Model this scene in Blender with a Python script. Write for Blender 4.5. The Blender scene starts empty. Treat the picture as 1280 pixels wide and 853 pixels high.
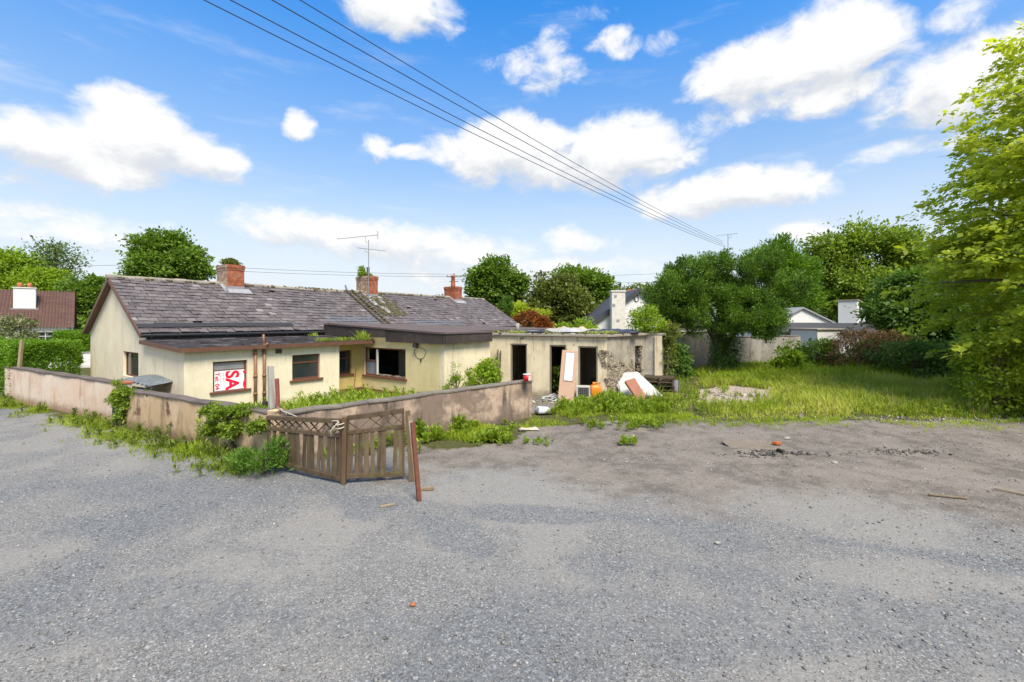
import bpy, bmesh, math, random
import numpy as np
from mathutils import Vector, Matrix

# ------------------------------------------------------------------ camera, sky, sun, exposure
SC = bpy.context.scene
COL = SC.collection
R = math.radians
F, CX, HY, CAMH = 569.0, 640.0, 401.0, 3.1          # lens and horizon measured in the photograph (1280 px wide)
cam_d = bpy.data.cameras.new("camera")
cam = bpy.data.objects.new("camera", cam_d); COL.objects.link(cam)
cam.location = (0, 0, CAMH); cam.rotation_euler = (R(90), 0, 0)
cam_d.sensor_width = 36.0; cam_d.lens = 36.0 * F / 1280.0
cam_d.shift_y = (HY - 426.5) / 1280.0
cam_d.clip_start = 0.1; cam_d.clip_end = 5000
SC.camera = cam

SUN = Vector((0.24, -0.52, 0.82)).normalized()
sun_d = bpy.data.lights.new("sun", 'SUN'); sun_d.energy = 3.4; sun_d.angle = R(24); sun_d.color = (1.0, 0.90, 0.76)
sun = bpy.data.objects.new("sun", sun_d); COL.objects.link(sun)
sun.rotation_euler = SUN.to_track_quat('Z', 'Y').to_euler()
SC.view_settings.view_transform = 'Standard'; SC.view_settings.look = 'None'
SC.view_settings.gamma = 1.0; SC.view_settings.use_curve_mapping = False
SC.view_settings.exposure = 0.95
SC.render.engine = 'CYCLES'
SC.cycles.max_bounces = 6; SC.cycles.diffuse_bounces = 3; SC.cycles.glossy_bounces = 2; SC.cycles.transmission_bounces = 3
SC.cycles.use_denoising = True

class NT:
    """tiny helper for building node trees"""
    def __init__(s, tree): s.t = tree; s.n = tree.nodes; s.l = tree.links
    def new(s, typ, **kw):
        n = s.n.new(typ)
        for k, v in kw.items(): setattr(n, k, v)
        return n
    def put(s, sock, v):
        if hasattr(v, 'is_output'): s.l.new(v, sock)
        elif v is not None: sock.default_value = v
    def math(s, op, a, b=None, c=None, clamp=False):
        n = s.new('ShaderNodeMath', operation=op, use_clamp=clamp)
        for i, v in enumerate((a, b, c)): s.put(n.inputs[i], v)
        return n.outputs[0]
    def vm(s, op, a, b=None, c=None):
        n = s.new('ShaderNodeVectorMath', operation=op)
        for i, v in enumerate((a, b, c)): s.put(n.inputs[i], v)
        return n.outputs['Value'] if op in ('LENGTH', 'DOT_PRODUCT') else n.outputs[0]
    def noise(s, vec, scale, detail=4, rough=0.55, dist=0.0, dim='3D'):
        n = s.new('ShaderNodeTexNoise', noise_dimensions=dim)
        s.put(n.inputs['Vector'], vec); s.put(n.inputs['Scale'], scale); s.put(n.inputs['Detail'], detail)
        s.put(n.inputs['Roughness'], rough); s.put(n.inputs['Distortion'], dist)
        return n.outputs['Fac']
    def voro(s, vec, scale, out='Color', feature='F1', rand=1.0):
        n = s.new('ShaderNodeTexVoronoi', feature=feature)
        s.put(n.inputs['Vector'], vec); s.put(n.inputs['Scale'], scale); s.put(n.inputs['Randomness'], rand)
        return n.outputs[out]
    def ramp(s, fac, stops, interp='LINEAR'):
        n = s.new('ShaderNodeValToRGB'); cr = n.color_ramp; cr.interpolation = interp
        while len(cr.elements) < len(stops): cr.elements.new(0.5)
        for e, (p, c) in zip(cr.elements, stops):
            e.position = p; e.color = (c, c, c, 1) if not hasattr(c, '__len__') else (*c[:3], 1)
        s.put(n.inputs[0], fac); return n.outputs[0]
    def step(s, v, lo, hi):
        n = s.new('ShaderNodeMapRange', interpolation_type='SMOOTHSTEP')
        s.put(n.inputs[0], v); n.inputs[1].default_value = lo; n.inputs[2].default_value = hi
        return n.outputs[0]
    def mix(s, f, a, b, blend='MIX'):
        n = s.new('ShaderNodeMix', data_type='RGBA', blend_type=blend, clamp_factor=True)
        s.put(n.inputs[0], f)
        for k, v in ((6, a), (7, b)):
            if isinstance(v, (tuple, list)): v = (*v[:3], 1)
            s.put(n.inputs[k], v)
        return n.outputs[2]
    def attr(s, name, out='Fac'):
        n = s.new('ShaderNodeAttribute'); n.attribute_name = name; return n.outputs[out]
    def obj(s): return s.new('ShaderNodeTexCoord').outputs['Object']
    def mapping(s, vec, scale=(1, 1, 1), loc=(0, 0, 0)):
        n = s.new('ShaderNodeMapping'); s.put(n.inputs[0], vec)
        n.inputs['Scale'].default_value = scale; n.inputs['Location'].default_value = loc
        return n.outputs[0]
    def sep(s, vec):
        n = s.new('ShaderNodeSeparateXYZ'); s.put(n.inputs[0], vec); return n.outputs
    def bump(s, h, strength=0.5, dist=0.02):
        n = s.new('ShaderNodeBump'); s.put(n.inputs['Height'], h)
        n.inputs['Strength'].default_value = strength; n.inputs['Distance'].default_value = dist
        return n.outputs[0]

def make_world():
    w = bpy.data.worlds.new("World"); SC.world = w; w.use_nodes = True
    nt = NT(w.node_tree); nt.n.clear()
    sky = nt.new('ShaderNodeTexSky', sky_type='NISHITA', sun_disc=False)
    sky.sun_elevation = math.asin(SUN.z); sky.sun_rotation = math.atan2(SUN.x, SUN.y)
    sky.air_density = 1.0; sky.dust_density = 0.6; sky.ozone_density = 2.5
    d = nt.new('ShaderNodeTexCoord').outputs['Generated']
    d = nt.vm('NORMALIZE', d)
    x, y, z = nt.sep(d)
    az = nt.math('ARCTAN2', x, y); el = nt.math('ARCSINE', z)
    cv = nt.new('ShaderNodeCombineXYZ'); nt.put(cv.inputs[0], az); nt.put(cv.inputs[1], nt.math('MULTIPLY', el, 1.5))
    P = cv.outputs[0]
    wob = nt.new('ShaderNodeTexNoise'); nt.put(wob.inputs['Vector'], P); wob.inputs['Scale'].default_value = 7; wob.inputs['Detail'].default_value = 3
    V = nt.vm('MULTIPLY_ADD', nt.vm('SUBTRACT', wob.outputs['Color'], (0.5, 0.5, 0.5)), (0.09, 0.07, 0.0), P)
    # fair-weather clouds: direction (in photo pixels, turned into azimuth and elevation), half sizes, density
    blobs = [(60,178,95,44,1.1),(175,165,90,50,1.2),(250,192,70,30,1.0),(130,208,120,22,.8),
             (495,6,80,30,1.05),(372,153,22,19,.8),(475,183,20,16,.75),(518,188,34,10,.6),
             (640,188,100,38,1.15),(765,190,98,40,1.15),(705,205,130,30,.9),
             (672,88,62,20,.5),(692,72,28,26,.55),(770,55,34,15,.7),(735,18,36,9,.3),(825,50,20,13,.45),
             (955,85,105,36,1.1),(1045,58,85,46,1.2),(1030,112,110,28,.85),(1185,112,110,42,1.1),(1265,88,75,55,1.1),
             (915,240,115,30,1.1),(860,255,70,22,.9),(1130,190,95,13,.45),(900,150,90,14,.38),(1010,285,45,20,.7),
             (370,283,85,26,.85),(480,302,110,28,.85),(560,318,110,26,.7),(1200,16,46,20,.6),
             (95,285,140,28,.6),(60,228,80,16,.4),(720,300,60,20,.5),(650,340,160,25,.6),(1350,140,120,60,1.0),(-120,170,120,60,1.0)]
    def density(V):
      dens = None
      for (px, py, rx, ry, amp) in blobs:
          dx, dz = (px - CX) / F, (HY - py) / F
          a0 = math.atan(dx); e0 = math.atan(dz / math.sqrt(1 + dx * dx)) * 1.5
          ra = rx / F / (1 + dx * dx) * 1.0; re = ry / F / math.sqrt(1 + dx * dx) * 1.5 * 1.0
          q = nt.vm('MULTIPLY_ADD', V, (1 / ra, 1 / re, 0), (-a0 / ra, -e0 / re, 0))
          v = nt.math('MULTIPLY_ADD', nt.vm('DOT_PRODUCT', q, q), -amp * .75, amp)
          dens = v if dens is None else nt.math('SMOOTH_MAX', dens, v, 0.25)
      return dens
    dens = density(V); above = density(nt.vm('ADD', V, (0, .055, 0)))
    # the rest of the sky (behind and above) carries scattered cloud as well
    gen = nt.math('SUBTRACT', nt.math('MULTIPLY', nt.noise(P, 2.2, 5, .55), 2.2), 0.78)
    back = nt.math('MAXIMUM', nt.step(y, 0.35, 0.05), nt.step(el, .72, .95))
    dens = nt.math('MAXIMUM', dens, nt.math('SUBTRACT', gen, nt.math('MULTIPLY', nt.math('SUBTRACT', 1.0, back), 5)))
    f1 = nt.noise(P, 12, 10, .62, .35)
    f2 = nt.noise(P, 3.5, 4, .5)
    dens2 = nt.math('ADD', dens, nt.math('MULTIPLY_ADD', f1, 2.1, -1.05))
    mask = nt.step(dens2, 0.0, 0.78)
    mask = nt.math('MAXIMUM', mask, nt.math('MULTIPLY', nt.step(nt.noise(nt.mapping(P, (1, 3.2, 1)), 5, 6, .6), .5, .85), .35))
    # thin low haze and stratus near the horizon
    low = nt.step(el, 0.34, 0.03)
    lowm = nt.math('MULTIPLY', low, nt.math('MULTIPLY_ADD', f2, 0.7, 0.50), clamp=True)
    low2 = nt.step(el, 0.66, 0.02)
    hs = nt.new('ShaderNodeHueSaturation'); nt.put(hs.inputs['Color'], sky.outputs[0])
    hs.inputs['Saturation'].default_value = 1.12; hs.inputs['Value'].default_value = 1.0
    base = nt.mix(1.0, hs.outputs[0], nt.mix(nt.step(el, .2, .62), (0.74, 1.17, 1.42), (0.52, 1.62, 2.22)), 'MULTIPLY')
    base = nt.mix(nt.math('MULTIPLY', low2, 0.60), base, (5.6, 6.75, 7.9))
    base = nt.mix(lowm, base, (6.45, 6.75, 7.1))
    under = nt.math('SUBTRACT', above, dens); shade = nt.step(nt.math('ADD', nt.math('MULTIPLY', f1, 1.3), nt.math('MULTIPLY', under, -.55)), .38, .80)
    ccol = nt.mix(shade, (5.5, 5.75, 6.15), (7.6, 7.6, 7.55))
    colr = nt.mix(mask, base, ccol)
    bg = nt.new('ShaderNodeBackground'); nt.put(bg.inputs[0], colr); bg.inputs[1].default_value = 0.07
    out = nt.new('ShaderNodeOutputWorld'); nt.l.new(bg.outputs[0], out.inputs[0])
make_world()

# ------------------------------------------------------------------ helpers
def G(px, py):
    """ground point that a photo pixel shows (used to measure real positions)"""
    Y = CAMH * F / (py - HY); return Vector(((px - CX) / F * Y, Y, 0))
def C(px, py, Y): return Vector(((px - CX) / F * Y, Y, CAMH - (py - HY) * Y / F))

def empty(name, loc=(0, 0, 0), rz=0.0, label=None, cat=None, group=None, kind=None):
    o = bpy.data.objects.new(name, None); COL.objects.link(o)
    o.location = loc; o.rotation_euler = (0, 0, rz); o.empty_display_size = .2
    return tag(o, label, cat, group, kind)
def tag(o, label=None, cat=None, group=None, kind=None):
    if label: o["label"] = label
    if cat: o["category"] = cat
    if group: o["group"] = group
    if kind: o["kind"] = kind
    return o
def link(name, me, mat=None, parent=None, smooth=False):
    o = bpy.data.objects.new(name, me); COL.objects.link(o)
    if mat is not None:
        for m in (mat if isinstance(mat, (list, tuple)) else [mat]): me.materials.append(m)
    if parent is not None: o.parent = parent
    if smooth: me.polygons.foreach_set('use_smooth', np.ones(len(me.polygons), dtype=bool))
    return o
def bevel(o, w=0.008, seg=2):
    b = o.modifiers.new('bevel', 'BEVEL'); b.width = w; b.segments = seg; b.limit_method = 'ANGLE'; b.angle_limit = R(40)
    return o

class MB:
    """collects shapes into one mesh"""
    def __init__(s, seed=0): s.v = []; s.f = []; s.a = []; s.mi = []; s.r = random.Random(seed)
    def add(s, vs, fs, a=None, mi=0):
        b = len(s.v); s.v += [tuple(v) for v in vs]; s.f += [tuple(i + b for i in f) for f in fs]
        a = s.r.random() if a is None else a
        s.a += [a] * len(fs); s.mi += [mi] * len(fs); return s
    def box(s, c, size, rot=None, a=None, mi=0):
        c = Vector(c); h = Vector(size) / 2
        vs = [Vector((x * h.x, y * h.y, z * h.z)) for z in (-1, 1) for y in (-1, 1) for x in (-1, 1)]
        if rot is not None: vs = [rot @ v for v in vs]
        return s.add([v + c for v in vs], [(0,2,3,1),(4,5,7,6),(0,1,5,4),(2,6,7,3),(0,4,6,2),(1,3,7,5)], a, mi)
    def b2(s, lo, hi, a=None, mi=0):
        lo, hi = Vector(lo), Vector(hi); return s.box((lo + hi) / 2, hi - lo, None, a, mi)
    def bar(s, p0, p1, w, h, up=(0, 0, 1), a=None, mi=0, ext=0.0):
        p0, p1 = Vector(p0), Vector(p1); d = (p1 - p0); L = d.length + 2 * ext; d.normalize()
        sx = d.cross(Vector(up)); 
        if sx.length < 1e-5: sx = d.cross(Vector((1, 0, 0)))
        sx.normalize(); uz = sx.cross(d)
        m = Matrix((d, sx, uz)).transposed()
        return s.box((p0 + p1) / 2, (L, w, h), m, a, mi)
    def tube(s, pts, rad, n=8, a=None, mi=0, cap=True):
        pts = [Vector(p) for p in pts]; k = len(pts)
        rad = rad if hasattr(rad, '__len__') else [rad] * k
        vs = []; ref = None
        for i, p in enumerate(pts):
            t = (pts[min(i + 1, k - 1)] - pts[max(i - 1, 0)]).normalized()
            if ref is None: ref = t.cross(Vector((0.3, 0.2, 1) if abs(t.z) < .9 else (1, 0, 0))).normalized()
            ref = (ref - t * ref.dot(t)).normalized(); b = t.cross(ref)
            for j in range(n):
                an = 2 * math.pi * j / n
                vs.append(p + (ref * math.cos(an) + b * math.sin(an)) * rad[i])
        fs = [(i*n+j, i*n+(j+1) % n, (i+1)*n+(j+1) % n, (i+1)*n+j) for i in range(k-1) for j in range(n)]
        if cap: fs += [tuple(range(n-1, -1, -1)), tuple((k-1)*n+j for j in range(n))]
        return s.add(vs, fs, a, mi)
    def prism(s, poly, z0, z1, a=None, mi=0):
        """poly: ccw (x, y) list; z0, z1 numbers or per-corner lists"""
        n = len(poly); z0 = z0 if hasattr(z0, '__len__') else [z0]*n; z1 = z1 if hasattr(z1, '__len__') else [z1]*n
        vs = [(p[0], p[1], z) for p, z in zip(poly, z0)] + [(p[0], p[1], z) for p, z in zip(poly, z1)]
        fs = [tuple(range(n-1, -1, -1)), tuple(range(n, 2*n))] + [(i, (i+1) % n, n+(i+1) % n, n+i) for i in range(n)]
        return s.add(vs, fs, a, mi)
    def ext(s, pts, off, a=None, mi=0):
        """planar polygon of 3-D points pushed along off"""
        n = len(pts); off = Vector(off); p = [Vector(q) for q in pts]
        vs = p + [q + off for q in p]
        return s.add(vs, [tuple(range(n-1, -1, -1)), tuple(range(n, 2*n))] + [(i, (i+1) % n, n+(i+1) % n, n+i) for i in range(n)], a, mi)
    def wall(s, p0, p1, z0, z1, th, holes=(), a=None, mi=0):
        """upright wall from p0 to p1 (its outside on the right-hand side walking p0 -> p1), holes = (s0, s1, za, zb)"""
        p0, p1 = Vector((p0[0], p0[1])), Vector((p1[0], p1[1])); d = p1 - p0; L = d.length; d.normalize(); nrm = Vector((-d.y, d.x))
        xs = sorted({0, L, *[h[0] for h in holes], *[h[1] for h in holes]}); zs = sorted({z0, z1, *[h[2] for h in holes], *[h[3] for h in holes]})
        solid = lambda x, z: not any(h[0] < x < h[1] and h[2] < z < h[3] for h in holes)
        pt = lambda x, z, t: (p0.x + d.x*x + nrm.x*t, p0.y + d.y*x + nrm.y*t, z)
        nx, nz = len(xs)-1, len(zs)-1
        S = [[solid((xs[i]+xs[i+1])/2, (zs[j]+zs[j+1])/2) for j in range(nz)] for i in range(nx)]
        for i in range(nx):
            for j in range(nz):
                if not S[i][j]: continue
                xa, xb, za, zb = xs[i], xs[i+1], zs[j], zs[j+1]
                q = [pt(xa,za,0),pt(xb,za,0),pt(xb,zb,0),pt(xa,zb,0),pt(xa,za,th),pt(xb,za,th),pt(xb,zb,th),pt(xa,zb,th)]
                fs = [(0,1,2,3),(5,4,7,6)]
                if j == 0 or not S[i][j-1]: fs.append((1,0,4,5))
                if j == nz-1 or not S[i][j+1]: fs.append((3,2,6,7))
                if i == 0 or not S[i-1][j]: fs.append((0,3,7,4))
                if i == nx-1 or not S[i+1][j]: fs.append((2,1,5,6))
                s.add(q, fs, a, mi)
        return s
    def mesh(s, name):
        me = bpy.data.meshes.new(name); me.from_pydata(s.v, [], s.f); me.update()
        at = me.attributes.new('var', 'FLOAT', 'FACE'); at.data.foreach_set('value', np.array(s.a, dtype=np.float32))
        if any(s.mi): me.polygons.foreach_set('material_index', np.array(s.mi, dtype=np.int32))
        bm = bmesh.new(); bm.from_mesh(me); bmesh.ops.recalc_face_normals(bm, faces=bm.faces); bm.to_mesh(me); bm.free()
        return me
    def build(s, name, mat, parent=None, smooth=False, bev=None):
        o = link(name, s.mesh(name), mat, parent, smooth)
        if bev: bevel(o, bev)
        return o

def np_mesh(name, V, loops, starts, attrs, mat=None, parent=None, smooth=False):
    me = bpy.data.meshes.new(name)
    me.vertices.add(len(V)); me.vertices.foreach_set('co', np.ascontiguousarray(V, dtype=np.float32).ravel())
    me.loops.add(len(loops)); me.loops.foreach_set('vertex_index', np.ascontiguousarray(loops, dtype=np.int32))
    me.polygons.add(len(starts)); me.polygons.foreach_set('loop_start', np.ascontiguousarray(starts, dtype=np.int32))
    me.update(calc_edges=True)
    for k, v in attrs.items():
        dom = 'FACE' if len(v) == len(starts) else 'POINT'
        at = me.attributes.new(k, 'FLOAT', dom); at.data.foreach_set('value', np.ascontiguousarray(v, dtype=np.float32))
    return link(name, me, mat, parent, smooth)
def unit(a): return a / np.maximum(np.linalg.norm(a, axis=1, keepdims=True), 1e-9)

class Leaves:
    """many leaf-sized faces gathered into one mesh"""
    def __init__(s): s.V = []; s.var = []
    def add(s, P, D, N, L, W, var, fold=0.15):
        n = len(P); L = np.broadcast_to(L, (n,))[:, None]; W = np.broadcast_to(W, (n,))[:, None]
        D = unit(D); S = unit(np.cross(D, N)); U = np.cross(S, D)
        mid = P + D * L * .45
        q = np.stack([P, mid + S*W*.5 + U*L*fold, P + D*L, mid - S*W*.5 + U*L*fold], axis=1)
        s.V.append(q.reshape(-1, 3)); s.var.append(np.broadcast_to(var, (n,)).astype(np.float32)); return s
    def blades(s, P, D, L, W, bend, var, rng):
        """arching blades made of two stacked leaf quads"""
        n = len(P); L = np.broadcast_to(L, (n,)); up = np.array([0, 0, 1.0])
        D = unit(D); H = unit(np.stack([rng.normal(size=n), rng.normal(size=n), np.zeros(n)], 1))
        S = unit(np.cross(D, H)); Wc = np.broadcast_to(W, (n,))[:, None]; Lc = L[:, None]; B = np.broadcast_to(bend, (n,))[:, None]
        m = P + D*Lc*.55; t = P + D*Lc*(1-.25*B) + H*Lc*B*.6
        q = np.stack([P - S*Wc*.35, P + S*Wc*.35, m + S*Wc*.5, m - S*Wc*.5], 1)
        q2 = np.stack([m - S*Wc*.5, m + S*Wc*.5, t + S*Wc*.06, t - S*Wc*.06], 1)
        s.V += [q.reshape(-1, 3), q2.reshape(-1, 3)]; v = np.broadcast_to(var, (n,)).astype(np.float32); s.var += [v, v]; return s
    def build(s, name, mat, parent=None):
        V = np.concatenate(s.V); n = len(V) // 4
        return np_mesh(name, V, np.arange(n*4), np.arange(n)*4, {'var': np.concatenate(s.var)}, mat, parent)
# ------------------------------------------------------------------ materials
def new_mat(name):
    m = bpy.data.materials.new(name); m.use_nodes = True
    nt = NT(m.node_tree); bs = nt.n['Principled BSDF']; return m, nt, bs
def simple(name, col, rough=.6, metal=0.0, var=.25, scale=6, bump=.0, bscale=60, spec=.4):
    """one colour with uneven tone and optional grain"""
    m, nt, bs = new_mat(name); o = nt.obj()
    n = nt.noise(o, scale, 5, .6)
    f = nt.math('MULTIPLY_ADD', n, 2*var, 1-var); f = nt.math('MULTIPLY', f, nt.math('MULTIPLY_ADD', nt.attr('var'), .5*var, 1-.25*var))
    c = nt.new('ShaderNodeVectorMath', operation='SCALE'); c.inputs[0].default_value = col; nt.put(c.inputs['Scale'], f)
    nt.put(bs.inputs['Base Color'], c.outputs[0])
    bs.inputs['Roughness'].default_value = rough; bs.inputs['Metallic'].default_value = metal; bs.inputs['Specular IOR Level'].default_value = spec
    if bump: nt.put(bs.inputs['Normal'], nt.bump(nt.noise(o, bscale, 4, .6), bump, .02))
    return m
def render_wall(name, col, stain, streak=.5, blotch=.4, dirt=(.16,.12,.08), dirt_h=.5, rough_bump=.35, patches=None, streak_col=None, stain_w=.55, green=None, drip=0, drip_col=(.05, .045, .035), st=(.43, .60)):
    """rendered masonry: pebbly bump, blotches, rain streaks, splashed base"""
    m, nt, bs = new_mat(name); o = nt.obj(); x, y, z = nt.sep(o)
    n1 = nt.noise(o, .9, 6, .62, .4); n2 = nt.noise(o, 5, 6, .65)
    c = nt.mix(nt.math('MULTIPLY', nt.step(n1, *st), stain_w), col, stain)
    c = nt.mix(nt.math('MULTIPLY', nt.step(n2, .47, .64), blotch*.6), c, stain)
    sk = nt.noise(nt.mapping(o, (3.6, 3.6, .55)), 1.0, 7, .74, .55)
    st2 = nt.noise(nt.mapping(o, (1.3, 1.3, .5)), 1.0, 3, .6)
    sm = nt.math('MULTIPLY', nt.step(sk, .46, .68), nt.step(st2, .40, .60))
    c = nt.mix(nt.math('MULTIPLY', sm, streak), c, streak_col or dirt)
    zz = nt.math('ADD', z, nt.math('MULTIPLY_ADD', n2, -.5, .25))
    c = nt.mix(nt.math('MULTIPLY', nt.step(zz, dirt_h, .0), .75), c, dirt)
    if drip:
        dr = nt.math('MULTIPLY', nt.step(nt.noise(nt.mapping(o, (8, 8, .8), (3, 1, 2)), 1.0, 6, .7, .8), .56, .68), nt.step(nt.noise(nt.mapping(o, (1.1, 1.1, .9), (5, 2, 9)), 1.0, 4, .6), .44, .58))
        c = nt.mix(nt.math('MULTIPLY', dr, drip), c, drip_col)
    if green: c = nt.mix(nt.math('MULTIPLY', nt.step(nt.noise(o, 2.3, 6, .7), .52, .62), .6), c, green)
    if patches:
        pm = nt.step(nt.noise(nt.vm('ADD', o, (7.3, 2.1, 4.7)), 1.1, 7, .62), *patches[0]); c = nt.mix(pm, c, patches[1])
    sp = nt.noise(o, 45, 3, .6)
    c = nt.mix(nt.math('MULTIPLY', nt.step(sp, .35, .75), .22), c, (col[0]*.55, col[1]*.52, col[2]*.48))
    nt.put(bs.inputs['Base Color'], c); bs.inputs['Roughness'].default_value = .92; bs.inputs['Specular IOR Level'].default_value = .2
    h = nt.math('ADD', nt.noise(o, 70, 3, .6), nt.math('MULTIPLY', n2, .8))
    nt.put(bs.inputs['Normal'], nt.bump(h, rough_bump, .03)); return m
def leaf_mat(name, dark, light, trans=.35, rough=.5, hue=None):
    m, nt, bs = new_mat(name); v = nt.attr('var')
    stops = [(0.0, dark), (1.0, light)] if hue is None else [(0.0, dark), (.8, light), (1.0, hue)]
    c = nt.ramp(v, stops); nt.put(bs.inputs['Base Color'], c); bs.inputs['Roughness'].default_value = rough
    bs.inputs['Specular IOR Level'].default_value = .3
    tr = nt.new('ShaderNodeBsdfTranslucent'); nt.put(tr.inputs[0], nt.mix(1.0, c, (1.25, 1.25, .7), 'MULTIPLY'))
    mx = nt.new('ShaderNodeMixShader'); mx.inputs[0].default_value = trans
    nt.l.new(bs.outputs[0], mx.inputs[1]); nt.l.new(tr.outputs[0], mx.inputs[2])
    nt.l.new(mx.outputs[0], nt.n['Material Output'].inputs[0]); return m
def wood(name, c1, c2, scale=(3, 3, 40), rough=.85, green=0.0):
    m, nt, bs = new_mat(name); o = nt.obj()
    n = nt.noise(nt.mapping(o, scale), 1, 5, .65); n2 = nt.noise(o, 3.5, 5, .6)
    v = nt.attr('var')
    c = nt.mix(nt.math('MULTIPLY_ADD', v, .5, nt.math('MULTIPLY_ADD', n, 1.4, -.5), clamp=True), c1, c2)
    if green: c = nt.mix(nt.math('MULTIPLY', nt.step(n2, .5, .7), green), c, (.10, .13, .035))
    nt.put(bs.inputs['Base Color'], c); bs.inputs['Roughness'].default_value = rough; bs.inputs['Specular IOR Level'].default_value = .2
    nt.put(bs.inputs['Normal'], nt.bump(n, .4, .01)); return m
def brick_mat(name, c1, c2, mortar, scale=4.2, moss=0.3):
    m, nt, bs = new_mat(name); tc = nt.new('ShaderNodeTexCoord'); o = tc.outputs['Object']; x, y, z = nt.sep(o)
    cv = nt.new('ShaderNodeCombineXYZ'); nt.put(cv.inputs[0], nt.math('ADD', x, y)); nt.put(cv.inputs[1], z)
    b = nt.new('ShaderNodeTexBrick'); nt.put(b.inputs['Vector'], cv.outputs[0]); b.inputs['Scale'].default_value = 1
    b.inputs['Color1'].default_value = (*c1, 1); b.inputs['Color2'].default_value = (*c2, 1); b.inputs['Mortar'].default_value = (*mortar, 1)
    b.inputs['Brick Width'].default_value = .225; b.inputs['Row Height'].default_value = .075; b.inputs['Mortar Size'].default_value = .010
    n = nt.noise(o, 5, 5, .65)
    c = nt.mix(nt.math('MULTIPLY', nt.step(n, .44, .58), .75), b.outputs[0], (c1[0]*.45, c1[1]*.5, c1[2]*.55))
    c = nt.mix(nt.math('MULTIPLY', nt.step(nt.noise(o, 3, 4, .6), .55, .7), moss), c, (.36, .32, .24))
    nt.put(bs.inputs['Base Color'], c); bs.inputs['Roughness'].default_value = .9
    nt.put(bs.inputs['Normal'], nt.bump(nt.math('ADD', nt.math('MULTIPLY', b.outputs[1], -1), nt.math('MULTIPLY', n, .6)), .6, .02)); return m

CREAM = (.66, .56, .36)
M_cream = render_wall('cream_render', (.80, .71, .51), (.66, .57, .39), .30, .35, (.34, .28, .18), .35, .3, streak_col=(.30, .27, .20), stain_w=.45, drip=.3, drip_col=(.22, .19, .13))
M_cream_side = M_cream
M_yellow = render_wall('yellow_render', (.66, .50, .19), (.52, .38, .14), .25, .3, (.30, .22, .10), .35, .25, stain_w=.4)
M_plinth = simple('brown_plinth_paint', (.13, .05, .03), .8, var=.4, scale=8)
M_road_wall = render_wall('pink_wall_render', (.65, .49, .37), (.70, .60, .49), .65, .5, (.24, .12, .065), .36, .35, streak_col=(.36, .22, .14), stain_w=.8, drip=.35, drip_col=(.16, .11, .08))
M_road_wall_b = render_wall('buff_wall_render', (.60, .455, .30), (.48, .33, .18), .85, .5, (.17, .10, .06), .34, .4, streak_col=(.13, .075, .04), stain_w=.7, patches=((.60, .66), (.15, .085, .06)), drip=.75, drip_col=(.10, .06, .04))
M_yard_wall = render_wall('stained_wall_render', (.50, .375, .275), (.17, .125, .10), .95, .7, (.12, .095, .07), .3, .4, streak_col=(.045, .036, .03), stain_w=.85, drip=.8, st=(.40, .55))
M_out = render_wall('outhouse_render', (.72, .62, .43), (.54, .45, .30), .65, .5, (.19, .16, .11), .35, .4, streak_col=(.12, .10, .075), stain_w=.5, patches=((.62, .66), (.12, .10, .075)), drip=.8)
M_stonewall = None
def stone_rubble():
    m, nt, bs = new_mat('exposed_rubble_stone'); o = nt.obj()
    d = nt.noise(o, 4, 3, .5); ov = nt.vm('ADD', o, nt.new('ShaderNodeCombineXYZ').outputs[0])
    cells = nt.voro(o, 9, 'Color'); dist = nt.voro(o, 9, 'Distance', 'DISTANCE_TO_EDGE')
    g = nt.new('ShaderNodeSeparateColor'); nt.put(g.inputs[0], cells)
    c = nt.ramp(g.outputs[0], [(0, (.27, .215, .15)), (.5, (.38, .315, .225)), (1, (.50, .43, .32))])
    c = nt.mix(nt.step(dist, .06, .0), c, (.21, .165, .115))
    c = nt.mix(nt.math('MULTIPLY', nt.step(nt.noise(o, 14, 6, .7), .45, .7), .55), c, (.30, .25, .17))
    nt.put(bs.inputs['Base Color'], c); bs.inputs['Roughness'].default_value = .95
    h = nt.math('ADD', nt.step(dist, 0, .15), nt.noise(o, 18, 5, .7))
    nt.put(bs.inputs['Normal'], nt.bump(h, .9, .05)); return m
M_stone = stone_rubble()
M_concrete = simple('weathered_concrete', (.27, .24, .19), .95, var=.5, scale=4, bump=.4, bscale=40)
M_coping = simple('dark_coping', (.115, .092, .08), .9, var=.55, scale=5, bump=.4, bscale=30)
M_coping_light = simple('pale_coping', (.17, .145, .115), .9, var=.5, scale=4, bump=.4, bscale=30)
def felt():
    m, nt, bs = new_mat('black_roof_felt'); o = nt.obj()
    n = nt.noise(o, 2.2, 6, .65, .5); n2 = nt.noise(o, 50, 3, .6)
    c = nt.ramp(n, [(.3, (.018, .015, .015)), (.52, (.040, .032, .030)), (.68, (.15, .135, .13))])
    nt.put(bs.inputs['Base Color'], c); bs.inputs['Roughness'].default_value = .85; bs.inputs['Specular IOR Level'].default_value = .2
    nt.put(bs.inputs['Normal'], nt.bump(nt.math('ADD', n, nt.math('MULTIPLY', n2, .3)), .5, .03)); return m
M_felt = felt()
M_feltbrown = simple('brown_felt', (.105, .078, .068), .85, var=.35, scale=1.5, bump=.2)
M_feltgrey = simple('patched_fascia_felt', (.048, .036, .031), .8, var=.75, scale=2.4, bump=.25, bscale=20)
M_brownpaint = simple('brown_gloss_paint', (.125, .06, .036), .5, var=.35, scale=9)
M_brownwood = simple('brown_painted_wood', (.145, .058, .035), .55, var=.35, scale=9)
M_tanpipe = simple('tan_pipe_paint', (.21, .105, .055), .5, var=.3, scale=6)
M_gutter = simple('black_gutter', (.02, .02, .022), .45, var=.4, scale=6)
M_black = simple('black_metal', (.02, .02, .02), .5, var=.2)
M_white = simple('white_paint', (.62, .61, .58), .6, var=.12, scale=3)
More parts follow.
